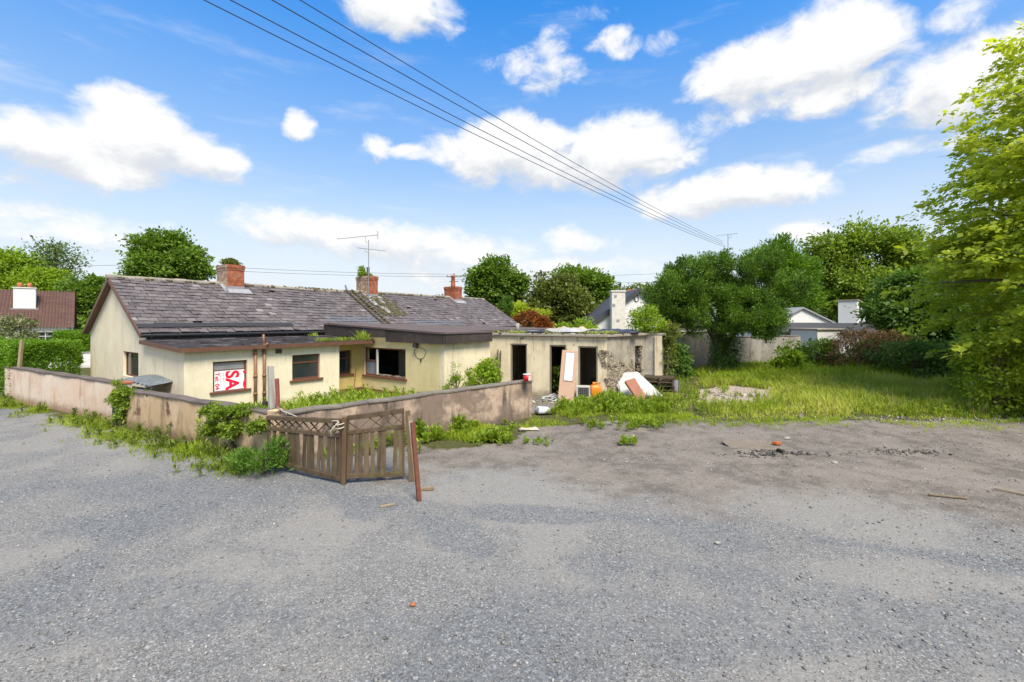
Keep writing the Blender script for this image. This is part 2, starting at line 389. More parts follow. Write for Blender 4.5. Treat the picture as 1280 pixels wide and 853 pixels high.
M_whitewall = render_wall('white_render', (.74, .73, .70), (.64, .62, .57), .12, .2, (.5, .47, .4), .2, .15, stain_w=.3)
def glass_mat(name, col=(.015, .018, .02), rough=.08):
    m, nt, bs = new_mat(name); n = nt.noise(nt.obj(), 3, 4, .6)
    nt.put(bs.inputs['Base Color'], nt.mix(n, col, (col[0]*2.5, col[1]*2.5, col[2]*2.5)))
    nt.put(bs.inputs['Roughness'], nt.math('MULTIPLY_ADD', n, .12, rough*.5)); bs.inputs['Specular IOR Level'].default_value = .8; return m
M_glass = glass_mat('dark_window_glass'); M_glass_grey = glass_mat('grey_blind_glass', (.19, .18, .18), .3); M_glass_blue = glass_mat('pale_blue_glass', (.42, .52, .66), .25)
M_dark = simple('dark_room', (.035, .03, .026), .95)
M_room = simple('room_plaster', (.30, .27, .21), .95, var=.4, scale=1.5)
def slate_mat():
    m, nt, bs = new_mat('roof_slate'); o = nt.obj(); v = nt.attr('var'); t = nt.attr('tint')
    c = nt.ramp(v, [(0, (.070, .058, .056)), (.5, (.122, .103, .099)), (.92, (.185, .158, .150)), (1, (.235, .205, .195))])
    n = nt.noise(o, 7, 6, .7); n2 = nt.noise(o, .7, 5, .6)
    c = nt.mix(nt.math('MULTIPLY', t, .75), c, (.115, .118, .135))
    c = nt.mix(nt.math('MULTIPLY', nt.step(n, .5, .72), .45), c, (.21, .18, .165))
    c = nt.mix(nt.math('MULTIPLY', nt.step(n2, .5, .7), .22), c, (.055, .044, .04))
    nt.put(bs.inputs['Base Color'], c); bs.inputs['Roughness'].default_value = .7; bs.inputs['Specular IOR Level'].default_value = .35
    nt.put(bs.inputs['Normal'], nt.bump(nt.noise(o, 30, 5, .7), .35, .01)); return m
M_slate = slate_mat()
M_brick = brick_mat('orange_brick', (.44, .105, .032), (.33, .075, .028), (.26, .15, .10))
M_brickpale = brick_mat('pale_brick', (.42, .22, .13), (.50, .36, .25), (.38, .31, .23), moss=.5)  # paler brick for the road-side faces of two chimneys
M_terracotta = simple('terracotta', (.38, .12, .055), .8, var=.3)
M_lead = simple('lead_flashing', (.26, .26, .27), .6, var=.4, scale=5)
M_moss = simple('moss', (.085, .075, .03), 1, var=.7, scale=9, bump=.8, bscale=30)
M_fence = wood('weathered_fence_wood', (.048, .033, .020), (.165, .116, .070), (9, 9, 2.2), green=.35)
M_post = wood('treated_post_wood', (.058, .036, .021), (.135, .085, .048), (9, 9, 1.6), green=.15)
M_board = wood('bare_board', (.17, .12, .07), (.36, .28, .18), (6, 6, 2))
M_greywood = wood('silvered_wood', (.22, .20, .17), (.45, .42, .37), (12, 12, 2))
M_rust = simple('rust_red_steel', (.15, .05, .028), .75, var=.5, scale=12)
M_rust2 = simple('orange_rust', (.42, .12, .03), .85, var=.5, scale=8)
M_steel = simple('galvanised_steel', (.30, .31, .32), .45, .6, var=.2)
M_wire = simple('cable_black', (.03, .03, .034), .6, var=.1)
M_bark = simple('bark', (.105, .08, .055), .95, var=.6, scale=7, bump=.9, bscale=14)
M_bark2 = simple('grey_bark', (.16, .145, .12), .95, var=.6, scale=7, bump=.9, bscale=14)
M_navy = simple('navy_paint', (.012, .018, .05), .5, var=.3)
M_out2 = render_wall('grey_damp_render', (.42, .37, .29), (.24, .21, .17), .8, .6, (.14, .12, .09), .3, .4, streak_col=(.09, .08, .06), stain_w=.8)
M_whitewall2 = render_wall('flaking_limewash', (.62, .58, .50), (.34, .30, .24), .7, .7, (.16, .14, .1), .4, .4, streak_col=(.20, .18, .14), stain_w=.7)
M_fieldwall = render_wall('grey_cement_wall', (.40, .37, .33), (.22, .20, .17), .8, .5, (.12, .11, .08), .4, .4, streak_col=(.10, .09, .075), stain_w=.6)
# ------------------------------------------------------------------ ground
RNG = np.random.default_rng(11)
_lat = RNG.random((256, 256))
def vnoise(x, y, s, oct=4, seed=0):
    out = np.zeros_like(x); amp = .5; tot = 0
    for k in range(oct):
        X = x*s*2**k + 31.7*k + seed*13.1; Y = y*s*2**k + 17.3*k + seed*7.7
        xi, yi = np.floor(X).astype(int), np.floor(Y).astype(int); fx, fy = X-xi, Y-yi
        fx = fx*fx*(3-2*fx); fy = fy*fy*(3-2*fy)
        g = lambda a, b: _lat[a % 256, b % 256]
        out += amp*((g(xi,yi)*(1-fx)+g(xi+1,yi)*fx)*(1-fy)+(g(xi,yi+1)*(1-fx)+g(xi+1,yi+1)*fx)*fy); tot += amp; amp *= .5
    return out/tot
sstep = lambda v, a, b: (lambda t: t*t*(3-2*t))(np.clip((v-a)/(b-a), 0, 1))
def seg_dist(x, y, pts):
    d = np.full_like(x, 1e9)
    for (ax, ay), (bx, by) in zip(pts[:-1], pts[1:]):
        L2 = (bx-ax)**2+(by-ay)**2; t = np.clip(((x-ax)*(bx-ax)+(y-ay)*(by-ay))/L2, 0, 1)
        d = np.minimum(d, np.hypot(x-ax-t*(bx-ax), y-ay-t*(by-ay)))
    return d
def inside(x, y, poly):
    r = np.zeros(x.shape, bool); n = len(poly)
    for i in range(n):
        (x0, y0), (x1, y1) = poly[i], poly[(i+1) % n]
        c = ((y0 > y) != (y1 > y)) & (x < (x1-x0)*(y-y0)/((y1-y0) or 1e-9)+x0); r ^= c
    return r
g2 = lambda px, py: tuple(G(px, py)[:2])
FIELD = [g2(690,512), g2(760,519), g2(830,522), g2(900,525), g2(1000,523), g2(1100,525), g2(1200,527), g2(1330,528), (40,20), (42,34), (5,32), (7.3,22.5), (6,20.0), (3.9,17.8)]
WEEDY = [g2(515,556), g2(560,560), g2(640,552), g2(665,536), g2(770,527), g2(835,532), g2(880,520), (5.5,16.5), (3.7,17.6), (.9,15.2), (-2,12.6)]
ROADWALL = [(-21,18.4), (-12.2,14.0), (-5.4,10.14)]
YARDWALL = [(-4.7,9.75), (.65,14.8)]
YARD = [(-21,18.4), (-5.4,10.2), (-4.7,9.8), (.65,14.8), (1.5,20), (-2,40), (-60,60), (-60,30)]
SLABPATCH = [g2(868,502), g2(905,504), g2(965,500), g2(968,488), g2(915,482), g2(872,488)]
def masks(x, y):
    n1 = vnoise(x, y, .35, 4, 1); n2 = vnoise(x, y, 1.3, 4, 2); n3 = vnoise(x, y, .12, 3, 3)
    wx = x + (n2-.5)*1.2; wy = y + (n1-.5)*1.4
    field = inside(wx, wy, FIELD) | inside(wx, wy, WEEDY)
    far = (y > 24) | (y < -40) | (np.abs(x) > 45)
    yard = inside(x, y, YARD)
    verge = sstep(seg_dist(x, y, ROADWALL) + (n2-.5)*1.1, .85, .15)*(y < 30)
    green = np.maximum.reduce([field*.85, far*1.0, verge*.8, yard*.35])
    slab = sstep(seg_dist(x, y, SLABPATCH)*-1, -.35, 0)*0 + inside(wx, wy, SLABPATCH)*1.0
    green = green*(1-slab)
    # compacted brownish ground towards the field, loose blue chippings in wheel-track bands
    soil = sstep(y + (n1-.5)*3.5 + .2*x, 6.6, 10.4)*sstep(x + (n2-.5)*3 + .25*(y-8), -3.6, -.9)
    soil = soil*(1-slab)
    tracks = [[g2(560,640), g2(700,642), g2(860,650), g2(1000,672), g2(1290,708)], [g2(250,560), g2(420,612), g2(520,640), g2(600,680)], [(-6,5.0), (0,4.6), (6,4.4)], [(1.2,5.9), (4,5.0), (7.5,4.5)]]
    blue = np.zeros_like(x)
    for k, (t, wd) in enumerate(zip(tracks, (.38, .55, .8, .6))):
        blue = np.maximum(blue, sstep(seg_dist(x, y, t) + (n2-.5)*wd*2.2, wd*1.2, wd*.1)*(.95 if k < 2 else .6))
    blue = np.maximum(blue, sstep(n1, .5, .68)*.75)*(1-soil*.8)
    dust = np.maximum(sstep(n1*.6 + n2*.4, .56, .36), slab)
    return dict(green=green, soil=soil, blue=blue, dust=dust, slab=slab)
def height(x, y):
    h = (vnoise(x, y, .5, 4, 5)-.5)*.05*sstep(np.abs(y-8), 40, 10) + (vnoise(x, y, 3.1, 3, 6)-.5)*.016
    mound = [g2(905,560), g2(960,566), g2(1030,574)]
    h += np.exp(-(seg_dist(x, y, mound)/.22)**2)*.05*(vnoise(x, y, 2.5, 3, 9)+.3)
    h -= np.exp(-(seg_dist(x, y, [g2(905,552), g2(950,556)])/.3)**2)*.05
    return h - .012
def make_ground():
    core = np.arange(-24, 24.01, .12); ycore = np.arange(1.5, 30.01, .12)
    xs = np.concatenate([[-1500,-700,-350,-180,-100,-70,-50,-38,-30], core, [30,38,50,70,100,180,350,700,1500]])
    ys = np.concatenate([[-600,-250,-100,-40,-15,-6,-2], ycore, [31,33,36,40,46,55,70,100,160,300,700,1500,3000]])
    X, Y = np.meshgrid(xs, ys); nx, ny = len(xs), len(ys); x, y = X.ravel(), Y.ravel()
    V = np.stack([x, y, height(x, y)], 1)
    i, j = np.meshgrid(np.arange(nx-1), np.arange(ny-1)); a = (j*nx+i).ravel()
    loops = np.stack([a, a+1, a+1+nx, a+nx], 1).ravel(); mk = masks(x, y)
    m, nt, bs = new_mat('gravel_and_soil'); o = nt.obj()
    gr, so, bl, du, sb = (nt.attr(k) for k in ('green', 'soil', 'blue', 'dust', 'slab'))
    f1 = nt.noise(o, 2.2, 7, .65); f2 = nt.noise(o, 9, 6, .7); f3 = nt.noise(o, .6, 5, .6)
    jit = nt.math('MULTIPLY_ADD', nt.math('ADD', f1, f2), .9, -.9)
    ed = lambda a: nt.step(nt.math('ADD', a, jit), .25, .75)
    cellS = nt.new('ShaderNodeSeparateColor'); nt.put(cellS.inputs[0], nt.voro(o, 70)); c1 = cellS.outputs[0]
    cellB = nt.new('ShaderNodeSeparateColor'); nt.put(cellB.inputs[0], nt.voro(o, 52)); c2 = cellB.outputs[0]
    grain = nt.noise(o, 130, 3, .7)
    base = nt.ramp(c1, [(0, (.105, .103, .099)), (.3, (.165, .161, .153)), (.75, (.218, .211, .199)), (.94, (.285, .275, .255)), (1, (.43, .415, .385))])
    dusty = nt.ramp(nt.math('MULTIPLY_ADD', grain, .5, nt.math('MULTIPLY', c1, .5)), [(0.1, (.185, .174, .156)), (.5, (.25, .236, .212)), (.9, (.315, .298, .268))])
    bluec = nt.ramp(c2, [(0, (.070, .075, .080)), (.4, (.126, .134, .141)), (.85, (.19, .198, .205)), (1, (.34, .335, .325))])
    soilc = nt.ramp(nt.math('MULTIPLY_ADD', grain, .45, nt.math('MULTIPLY_ADD', c1, .3, nt.math('MULTIPLY', f2, .35))), [(.3, (.092, .073, .058)), (.5, (.178, .149, .121)), (.75, (.262, .226, .187))])
    grass = nt.ramp(f2, [(.3, (.035, .04, .012)), (.55, (.085, .085, .026)), (.75, (.16, .125, .06))])
    c = nt.mix(nt.math('MULTIPLY', ed(du), .8), base, dusty)
    c = nt.mix(nt.math('MULTIPLY', nt.step(f3, .45, .62), .35), c, dusty)
    c = nt.mix(nt.math('MULTIPLY', ed(bl), .7), c, bluec)
    soilc = nt.mix(nt.math('MULTIPLY', nt.step(f1, .42, .60), .6), soilc, (.085, .069, .056)); soilc = nt.mix(nt.math('MULTIPLY', nt.step(f3, .46, .60), .5), soilc, (.265, .228, .188))
    c = nt.mix(nt.math('MULTIPLY', ed(so), .85), c, soilc)
    pale = nt.step(nt.math('MULTIPLY_ADD', c2, .6, nt.math('MULTIPLY', f2, .5)), .83, .88)
    c = nt.mix(nt.math('MULTIPLY', pale, .5), c, (.44, .415, .37))
    c = nt.mix(ed(gr), c, grass)
    c = nt.mix(nt.math('MULTIPLY', ed(sb), .9), c, nt.ramp(f2, [(.35, (.20, .15, .105)), (.5, (.40, .325, .26)), (.65, (.50, .43, .36))]))
    nt.put(bs.inputs['Base Color'], c); bs.inputs['Roughness'].default_value = .95; bs.inputs['Specular IOR Level'].default_value = .15
    h = nt.math('ADD', nt.math('MULTIPLY', c1, .5), nt.math('ADD', nt.math('MULTIPLY', grain, .5), nt.math('MULTIPLY', f2, 1.2)))
    nt.put(bs.inputs['Normal'], nt.bump(h, .6, .025))
    g = np_mesh('ground', V, loops, np.arange(len(a))*4, mk, m, None, True); tag(g, kind='structure')
make_ground()

def make_stones():
    """loose chippings lying on the yard"""
    rng = np.random.default_rng(5); n = 40000
    y = 3.6 + 11*rng.random(n)**1.7; x = (rng.random(n)*2-1)*(y*1.2+.5)
    mk = masks(x, y); p = .25 + .6*mk['blue'] + .45*mk['soil']
    keep = (rng.random(n) < p) & ~inside(x, y, YARD); x, y = x[keep], y[keep]; n = len(x)
    s = np.exp(rng.normal(-4.95, .42, n))*(1+.04*y); s = np.minimum(s, .024)
    o = np.array([[1,0,0],[-1,0,0],[0,1,0],[0,-1,0],[0,0,.75],[0,0,-.6]], float)
    q = o[None]*s[:, None, None]*(.6+.8*rng.random((n, 6, 1))) + rng.normal(size=(n, 6, 3))*s[:, None, None]*.25
    th = rng.random(n)*6.28; c, sn = np.cos(th)[:, None], np.sin(th)[:, None]
    qx = q[:, :, 0]*c - q[:, :, 1]*sn; qy = q[:, :, 0]*sn + q[:, :, 1]*c
    V = np.stack([qx + x[:, None], qy + y[:, None], q[:, :, 2] + (height(x, y) + s*.25)[:, None]], 2).reshape(-1, 3)
    T = np.array([[0,2,4],[2,1,4],[1,3,4],[3,0,4],[2,0,5],[1,2,5],[3,1,5],[0,3,5]])
    loops = (T[None] + np.arange(n)[:, None, None]*6).ravel()
    m, nt, bs = new_mat('loose_stone')
    c = nt.ramp(nt.attr('var'), [(0, (.105, .10, .095)), (.5, (.19, .182, .168)), (.9, (.28, .264, .24)), (1, (.44, .42, .38))])
    nt.put(bs.inputs['Base Color'], c); bs.inputs['Roughness'].default_value = .9
    g = np_mesh('gravel_stones', V, loops, np.arange(n*8)*3, {'var': np.repeat(rng.random(n), 8)}, m)
    tag(g, 'loose grey chippings scattered over the gravel yard', 'gravel', kind='stuff')
make_stones()

def rubble(name, label, cx, cy, sx, sy, n, s0, seed, cols=((.10, .085, .07), (.22, .19, .16), (.42, .38, .33))):
    """broken stone, mortar and brick crumbs nobody would count"""
    rng = np.random.default_rng(seed); x = cx + rng.normal(size=n)*sx; y = cy + rng.normal(size=n)*sy; s = s0*np.exp(rng.normal(0, .5, n))
    o = np.array([[1,0,0],[-1,0,0],[0,1,0],[0,-1,0],[0,0,.75],[0,0,-.6]], float)
    q = o[None]*s[:, None, None]*(.6+.8*rng.random((n, 6, 1))) + rng.normal(size=(n, 6, 3))*s[:, None, None]*.25
    V = np.stack([q[:, :, 0] + x[:, None], q[:, :, 1] + y[:, None], q[:, :, 2] + (height(x, y) + s*.3)[:, None]], 2).reshape(-1, 3)
    T = np.array([[0,2,4],[2,1,4],[1,3,4],[3,0,4],[2,0,5],[1,2,5],[3,1,5],[0,3,5]]); loops = (T[None] + np.arange(n)[:, None, None]*6).ravel()
    m, nt, bs = new_mat(name); nt.put(bs.inputs['Base Color'], nt.ramp(nt.attr('var'), [(0, cols[0]), (.6, cols[1]), (1, cols[2])])); bs.inputs['Roughness'].default_value = .95
    tag(np_mesh(name, V, loops, np.arange(n*8)*3, {'var': np.repeat(rng.random(n), 8)}, m), label, 'rubble', kind='stuff')
rubble('spoil_stones', 'dark loose spoil stones beside the dirt covered plate', *g2(975, 568), .55, .10, 420, .018, 1, ((.035, .03, .027), (.085, .075, .065), (.2, .18, .16)))
rubble('spoil_stones', 'low scatter of dark stones in the middle of the dirt', *g2(1130, 565), .5, .12, 220, .017, 2, ((.05, .042, .036), (.11, .095, .08), (.25, .22, .19)))
rubble('rubble', 'broken rubble along the front edge of the field grass', *g2(1160, 524), 2.6, .22, 420, .026, 3)
rubble('rubble', 'pale mortar rubble on the bare slab in the field', *g2(915, 494), .9, .5, 260, .03, 4, ((.2, .16, .12), (.36, .31, .26), (.5, .46, .4)))
rubble('rubble', 'rubble and crumbs around the mattress and pallets', *g2(800, 500), 1.3, .35, 260, .035, 5)
rubble('rubble', 'fallen render crumbs in front of the outhouse doorways', *g2(690, 503), .8, .3, 240, .025, 6, ((.16, .13, .1), (.35, .3, .22), (.55, .48, .36)))
# ------------------------------------------------------------------ cottage (own axes: x along the ridge, y from the yard side to the far side)
HO, HA = Vector((-12.88, 16.0, 0)), math.atan2(.811, .585)
HM = Matrix.Translation(HO) @ Matrix.Rotation(HA, 4, 'Z')
def HW(x, y, z=0): return HM @ Vector((x, y, z))
house = empty('cottage', HO, HA, 'long derelict cream cottage with grey slate roof, brick chimneys and flat roofed rear extensions', 'house')
EZ, RZ, HWID, HL = 2.74, 4.81, 7.2, 23.0
TAN = (RZ-EZ)/(HWID/2); TH = math.atan(TAN)

def xf(mb, fn):
    mb.v = [tuple(fn(Vector(v))) for v in mb.v]; return mb
def window(parent, p0, d, nin, s0, s1, z0, z1, mull=(), trans=(), frame_m=None, pane_m=None, sill_m=None, recess=.09, fw=.06, pane=True, name='window', sill=True):
    """a window in the opening s0..s1, z0..z1 of a wall starting at p0 along d; nin points into the wall"""
    p0, d, nin = Vector((*p0, 0)), Vector((*d, 0)), Vector((*nin, 0))
    fn = lambda v: p0 + d*v.x + nin*v.y + Vector((0, 0, v.z))
    r0, r1 = recess, recess+.06; g = .003
    f = MB()
    f.b2((s0+g, r0, z0+g), (s0+fw, r1, z1-g)).b2((s1-fw, r0, z0+g), (s1-g, r1, z1-g))
    f.b2((s0+fw, r0, z1-fw), (s1-fw, r1, z1-g)).b2((s0+fw, r0, z0+g), (s1-fw, r1, z0+fw))
    for m in mull: f.b2((m-.03, r0+.004, z0+fw), (m+.03, r1-.004, z1-fw))
    ms = [s0+fw] + [q for m in mull for q in (m-.03, m+.03)] + [s1-fw]
    for t in trans:
        zt, spans = t if isinstance(t, tuple) else (t, range(len(ms)//2))
        for k in spans: f.b2((ms[2*k], r0+.002, zt-.03), (ms[2*k+1], r1-.002, zt+.03))
    o = xf(f, fn).build(name, frame_m or M_brownwood, parent, bev=.004)
    if pane:
        for k in range(len(ms)//2):
            zs = [z0+fw] + [q for t in trans for q in ((t[0] if isinstance(t, tuple) else t)-.03, (t[0] if isinstance(t, tuple) else t)+.03) if not isinstance(t, tuple) or k in t[1]] + [z1-fw]
            for q in range(len(zs)//2):
                pm = pane_m[min(q, len(pane_m)-1)] if isinstance(pane_m, list) else pane_m
                if pm is None: pm = M_glass
                xf(MB().b2((ms[2*k], r0+.025, zs[2*q]), (ms[2*k+1], r0+.033, zs[2*q+1])), fn).build('pane', pm, o)
    if sill: xf(MB().b2((s0-.10, -.07, z0-.07), (s1+.10, recess+.02, z0+.002)), fn).build('sill', sill_m or M_brownwood, o, bev=.006)
    return o

def cottage_walls():
    rear = MB().wall((.25, 0), (HL-.25, 0), 0, EZ-.02, .3, [(.8, 5.0, .05, 2.1), (8, 16, .1, 2.2)])
    rear.build('rear_wall', M_cream, house)
    g = MB().wall((0, HWID), (0, 0), 0, EZ-.03, .25, [(HWID-2.52, HWID-.76, 1.0, 1.93)])
    g.ext([(0, 0, EZ-.03), (0, HWID, EZ-.03), (0, HWID/2, RZ-.06)], (.25, 0, 0)); g.build('gable_wall', M_cream, house)
    g = MB().wall((HL, 0), (HL, HWID), 0, EZ-.03, .25); g.ext([(HL, 0, EZ-.03), (HL, HWID, EZ-.03), (HL, HWID/2, RZ-.06)], (-.25, 0, 0)); g.build('gable_wall', M_cream, house)
    MB().wall((HL-.25, HWID), (.25, HWID), 0, EZ-.02, .3, [(4, 5.2, .9, 2.0), (9, 10, .1, 2.1), (14, 15.2, .9, 2.0)]).build('front_wall', M_cream, house)
    window(house, (0, HWID), (0, -1), (1, 0), HWID-2.52, HWID-.76, 1.0, 1.93, mull=(HWID-1.95,), trans=(), sill=False)
    # lean-to along the yard
    w1 = (.79, 1.835, .80, 1.77); w2 = (3.395, 4.5, .90, 1.83)
    MB().wall((0, -3.48), (5.33, -3.48), 0, 2.2, .25, [w1, w2]).build('annex_wall', M_cream, house)
    MB().ext([(0, -3.23, 0), (0, -.001, 0), (0, -.001, 2.36), (0, -3.23, 2.2)], (.25, 0, 0)).build('annex_wall', M_cream, house)
    MB().wall((5.33, -3.23), (5.33, -2.55), 0, 2.2, .25).build('annex_wall', M_cream, house)
    MB().wall((5.331, -2.8), (6.88, -2.8), 0, 2.3, .25, [(.17, 1.03, .83, 1.84)]).build('recess_wall', M_yellow, house)
    window(house, (0, -3.48), (1, 0), (0, 1), *w1, trans=(1.46,), pane_m=[M_glass, M_glass_grey])
    window(house, (0, -3.48), (1, 0), (0, 1), *w2, trans=(1.53,), frame_m=M_brownwood)
    window(house, (5.331, -2.8), (1, 0), (0, 1), .17, 1.03, .83, 1.84, trans=(1.5,))
    MB().b2((5.345, -2.83, 0), (6.865, -2.8, .2)).build('plinth', M_plinth, house)
    # flat roofed extension
    MB().wall((6.88, -2.801), (6.88, -7.55), 0, 2.5, .25, [(.2, 2.85, .75, 1.95)]).build('extension_wall', M_ext, house)
    MB().wall((6.88, -7.8), (9.62, -7.8), 0, 2.5, .25).build('extension_wall', M_ext2, house)
    MB().wall((9.62, -7.55), (9.62, -5.0), 0, 2.5, .25).build('extension_wall', M_cream, house)
    MB().wall((9.621, -5.0), (20, -5.0), 0, 2.5, .25).build('extension_wall', M_cream, house)
    MB().wall((20, -4.75), (20, -.01), 0, 2.5, .25).build('extension_wall', M_cream, house)
    MB().b2((6.85, -7.5, 0), (6.88, -2.84, .18)).build('plinth', M_plinth, house)
    w = window(house, (6.88, -2.801), (0, -1), (1, 0), .2, 2.85, .75, 1.95, mull=(.92,), trans=((1.38, (0,)),), pane=False, recess=.05)
    w['label'] = 'wide wrecked window with its main pane gone'
    fn = lambda v: Vector((6.88 + v.y, -2.801 - v.x, v.z))
    xf(MB().b2((.26, .075, .81), (.89, .083, 1.35)), fn).build('pane', M_glass_blue2, w)
    xf(MB().b2((.955, .045, .8), (1.0, .12, 1.89)), fn).build('white_batten', M_white, w)
    rub = MB(4)                                   # broken render and splinters lying along the sill
    for k in range(46):
        s = 1.0 + 1.8*rub.r.random(); sz = .03 + .05*rub.r.random()
        rub.box((6.88+.03+.14*rub.r.random(), -2.8-s, .775+sz*.3), (sz*1.6, sz, sz*.8), Matrix.Rotation(rub.r.random()*3, 3, 'Z') @ Matrix.Rotation(rub.r.random(), 3, 'X'))
    rub.build('broken_sill', M_coping_light, w)['kind'] = 'stuff'
    # rooms seen through the openings
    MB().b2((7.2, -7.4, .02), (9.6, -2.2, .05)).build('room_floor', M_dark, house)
    MB().b2((8.6, -4.5, .05), (8.75, -3.2, 2.3)).b2((8.62, -6.0, .05), (8.78, -5.1, 2.3)).build('room_partition', M_room, house)
M_ext2 = render_wall('streaked_cream_render', (.78, .68, .47), (.58, .48, .33), .55, .4, (.28, .23, .15), .4, .3, streak_col=(.26, .23, .17), stain_w=.5, drip=.55, drip_col=(.12, .105, .08))
M_ext = render_wall('bounce_tinted_cream', (.70, .585, .32), (.60, .47, .24), .3, .35, (.30, .22, .12), .35, .3, stain_w=.4)  # cream yellowed to paint in warm reflected light and shade
M_glass_blue2 = glass_mat('hazy_window_glass', (.10, .12, .15), .1)
cottage_walls()

def slates(name, x0, x1, mirror=False, seed=1, L=4.38):
    rng = random.Random(seed); mb = MB(seed); tint = []
    eav = Vector((0, -.16, EZ-.16*TAN)); e = Vector((0, math.cos(TH), math.sin(TH))); n = Vector((0, -math.sin(TH), math.cos(TH)))
    rows = 16; ex = L/rows; w = .305
    for i in range(rows):
        off = (i % 2)*w/2; cols = int((x1-x0)/w)+1
        for j in range(-1, cols):
            xa = x0 + j*w + off + rng.uniform(-.008, .008); xb = xa + w*.955
            xa, xb = max(xa, x0), min(xb, x1)
            if xb-xa < .05: continue
            if rng.random() < .007 and 0 < i: continue
            sl = rng.uniform(-.012, .012) - (.05 if rng.random() < .03 else 0)
            s0 = i*ex + sl; s1 = min(s0 + ex*1.55, L)
            h0 = .040 + rng.uniform(-.010, .018); h1 = .006; tk = .011; sk = rng.uniform(-.016, .016)
            if rng.random() < .05: sk += rng.choice((-.045, .045))
            sag = lambda x: -.03*math.sin(x*.8)*.5 - .045*math.exp(-((x-8.2)/2.5)**2)
            p = lambda x, s, h: Vector((x, 0, sag(x))) + eav + e*s + n*h
            vs = [p(xa, s0+sk, h0), p(xb, s0-sk, h0), p(xb, s1, h1), p(xa, s1, h1), p(xa, s0+sk, h0+tk), p(xb, s0-sk, h0+tk), p(xb, s1, h1+tk), p(xa, s1, h1+tk)]
            a = rng.betavariate(3, 3)*.92 if rng.random() > .008 else 1.0
            mb.add(vs, [(3,2,1,0),(4,5,6,7),(0,1,5,4),(1,2,6,5),(2,3,7,6),(3,0,4,7)], a)
            t = 1.0 if (7.2 < xa < 10.4 and 1 <= i <= 4 - int(abs(xa-8.4)*.5)) or (12.5 < xa < 16.5 and 1 <= i <= 2) else 0
            tint += [t]*6
    p = lambda x, s, h: eav + e*s + n*h + Vector((x, 0, 0))
    mb.add([p(x0+.02, .02, -.05), p(x1-.02, .02, -.05), p(x1-.02, L-.02, -.05), p(x0+.02, L-.02, -.05)], [(0,1,2,3)], 0); tint += [0]
    if mirror: mb.v = [(x, HWID-y, z) for x, y, z in mb.v]
    me = mb.mesh(name); at = me.attributes.new('tint', 'FLOAT', 'FACE'); at.data.foreach_set('value', np.array(tint, dtype=np.float32))
    return link(name, me, M_slate, house)
M_feltstrip = simple('grey_felt_strip', (.028, .028, .030), .8, var=.3, scale=4)
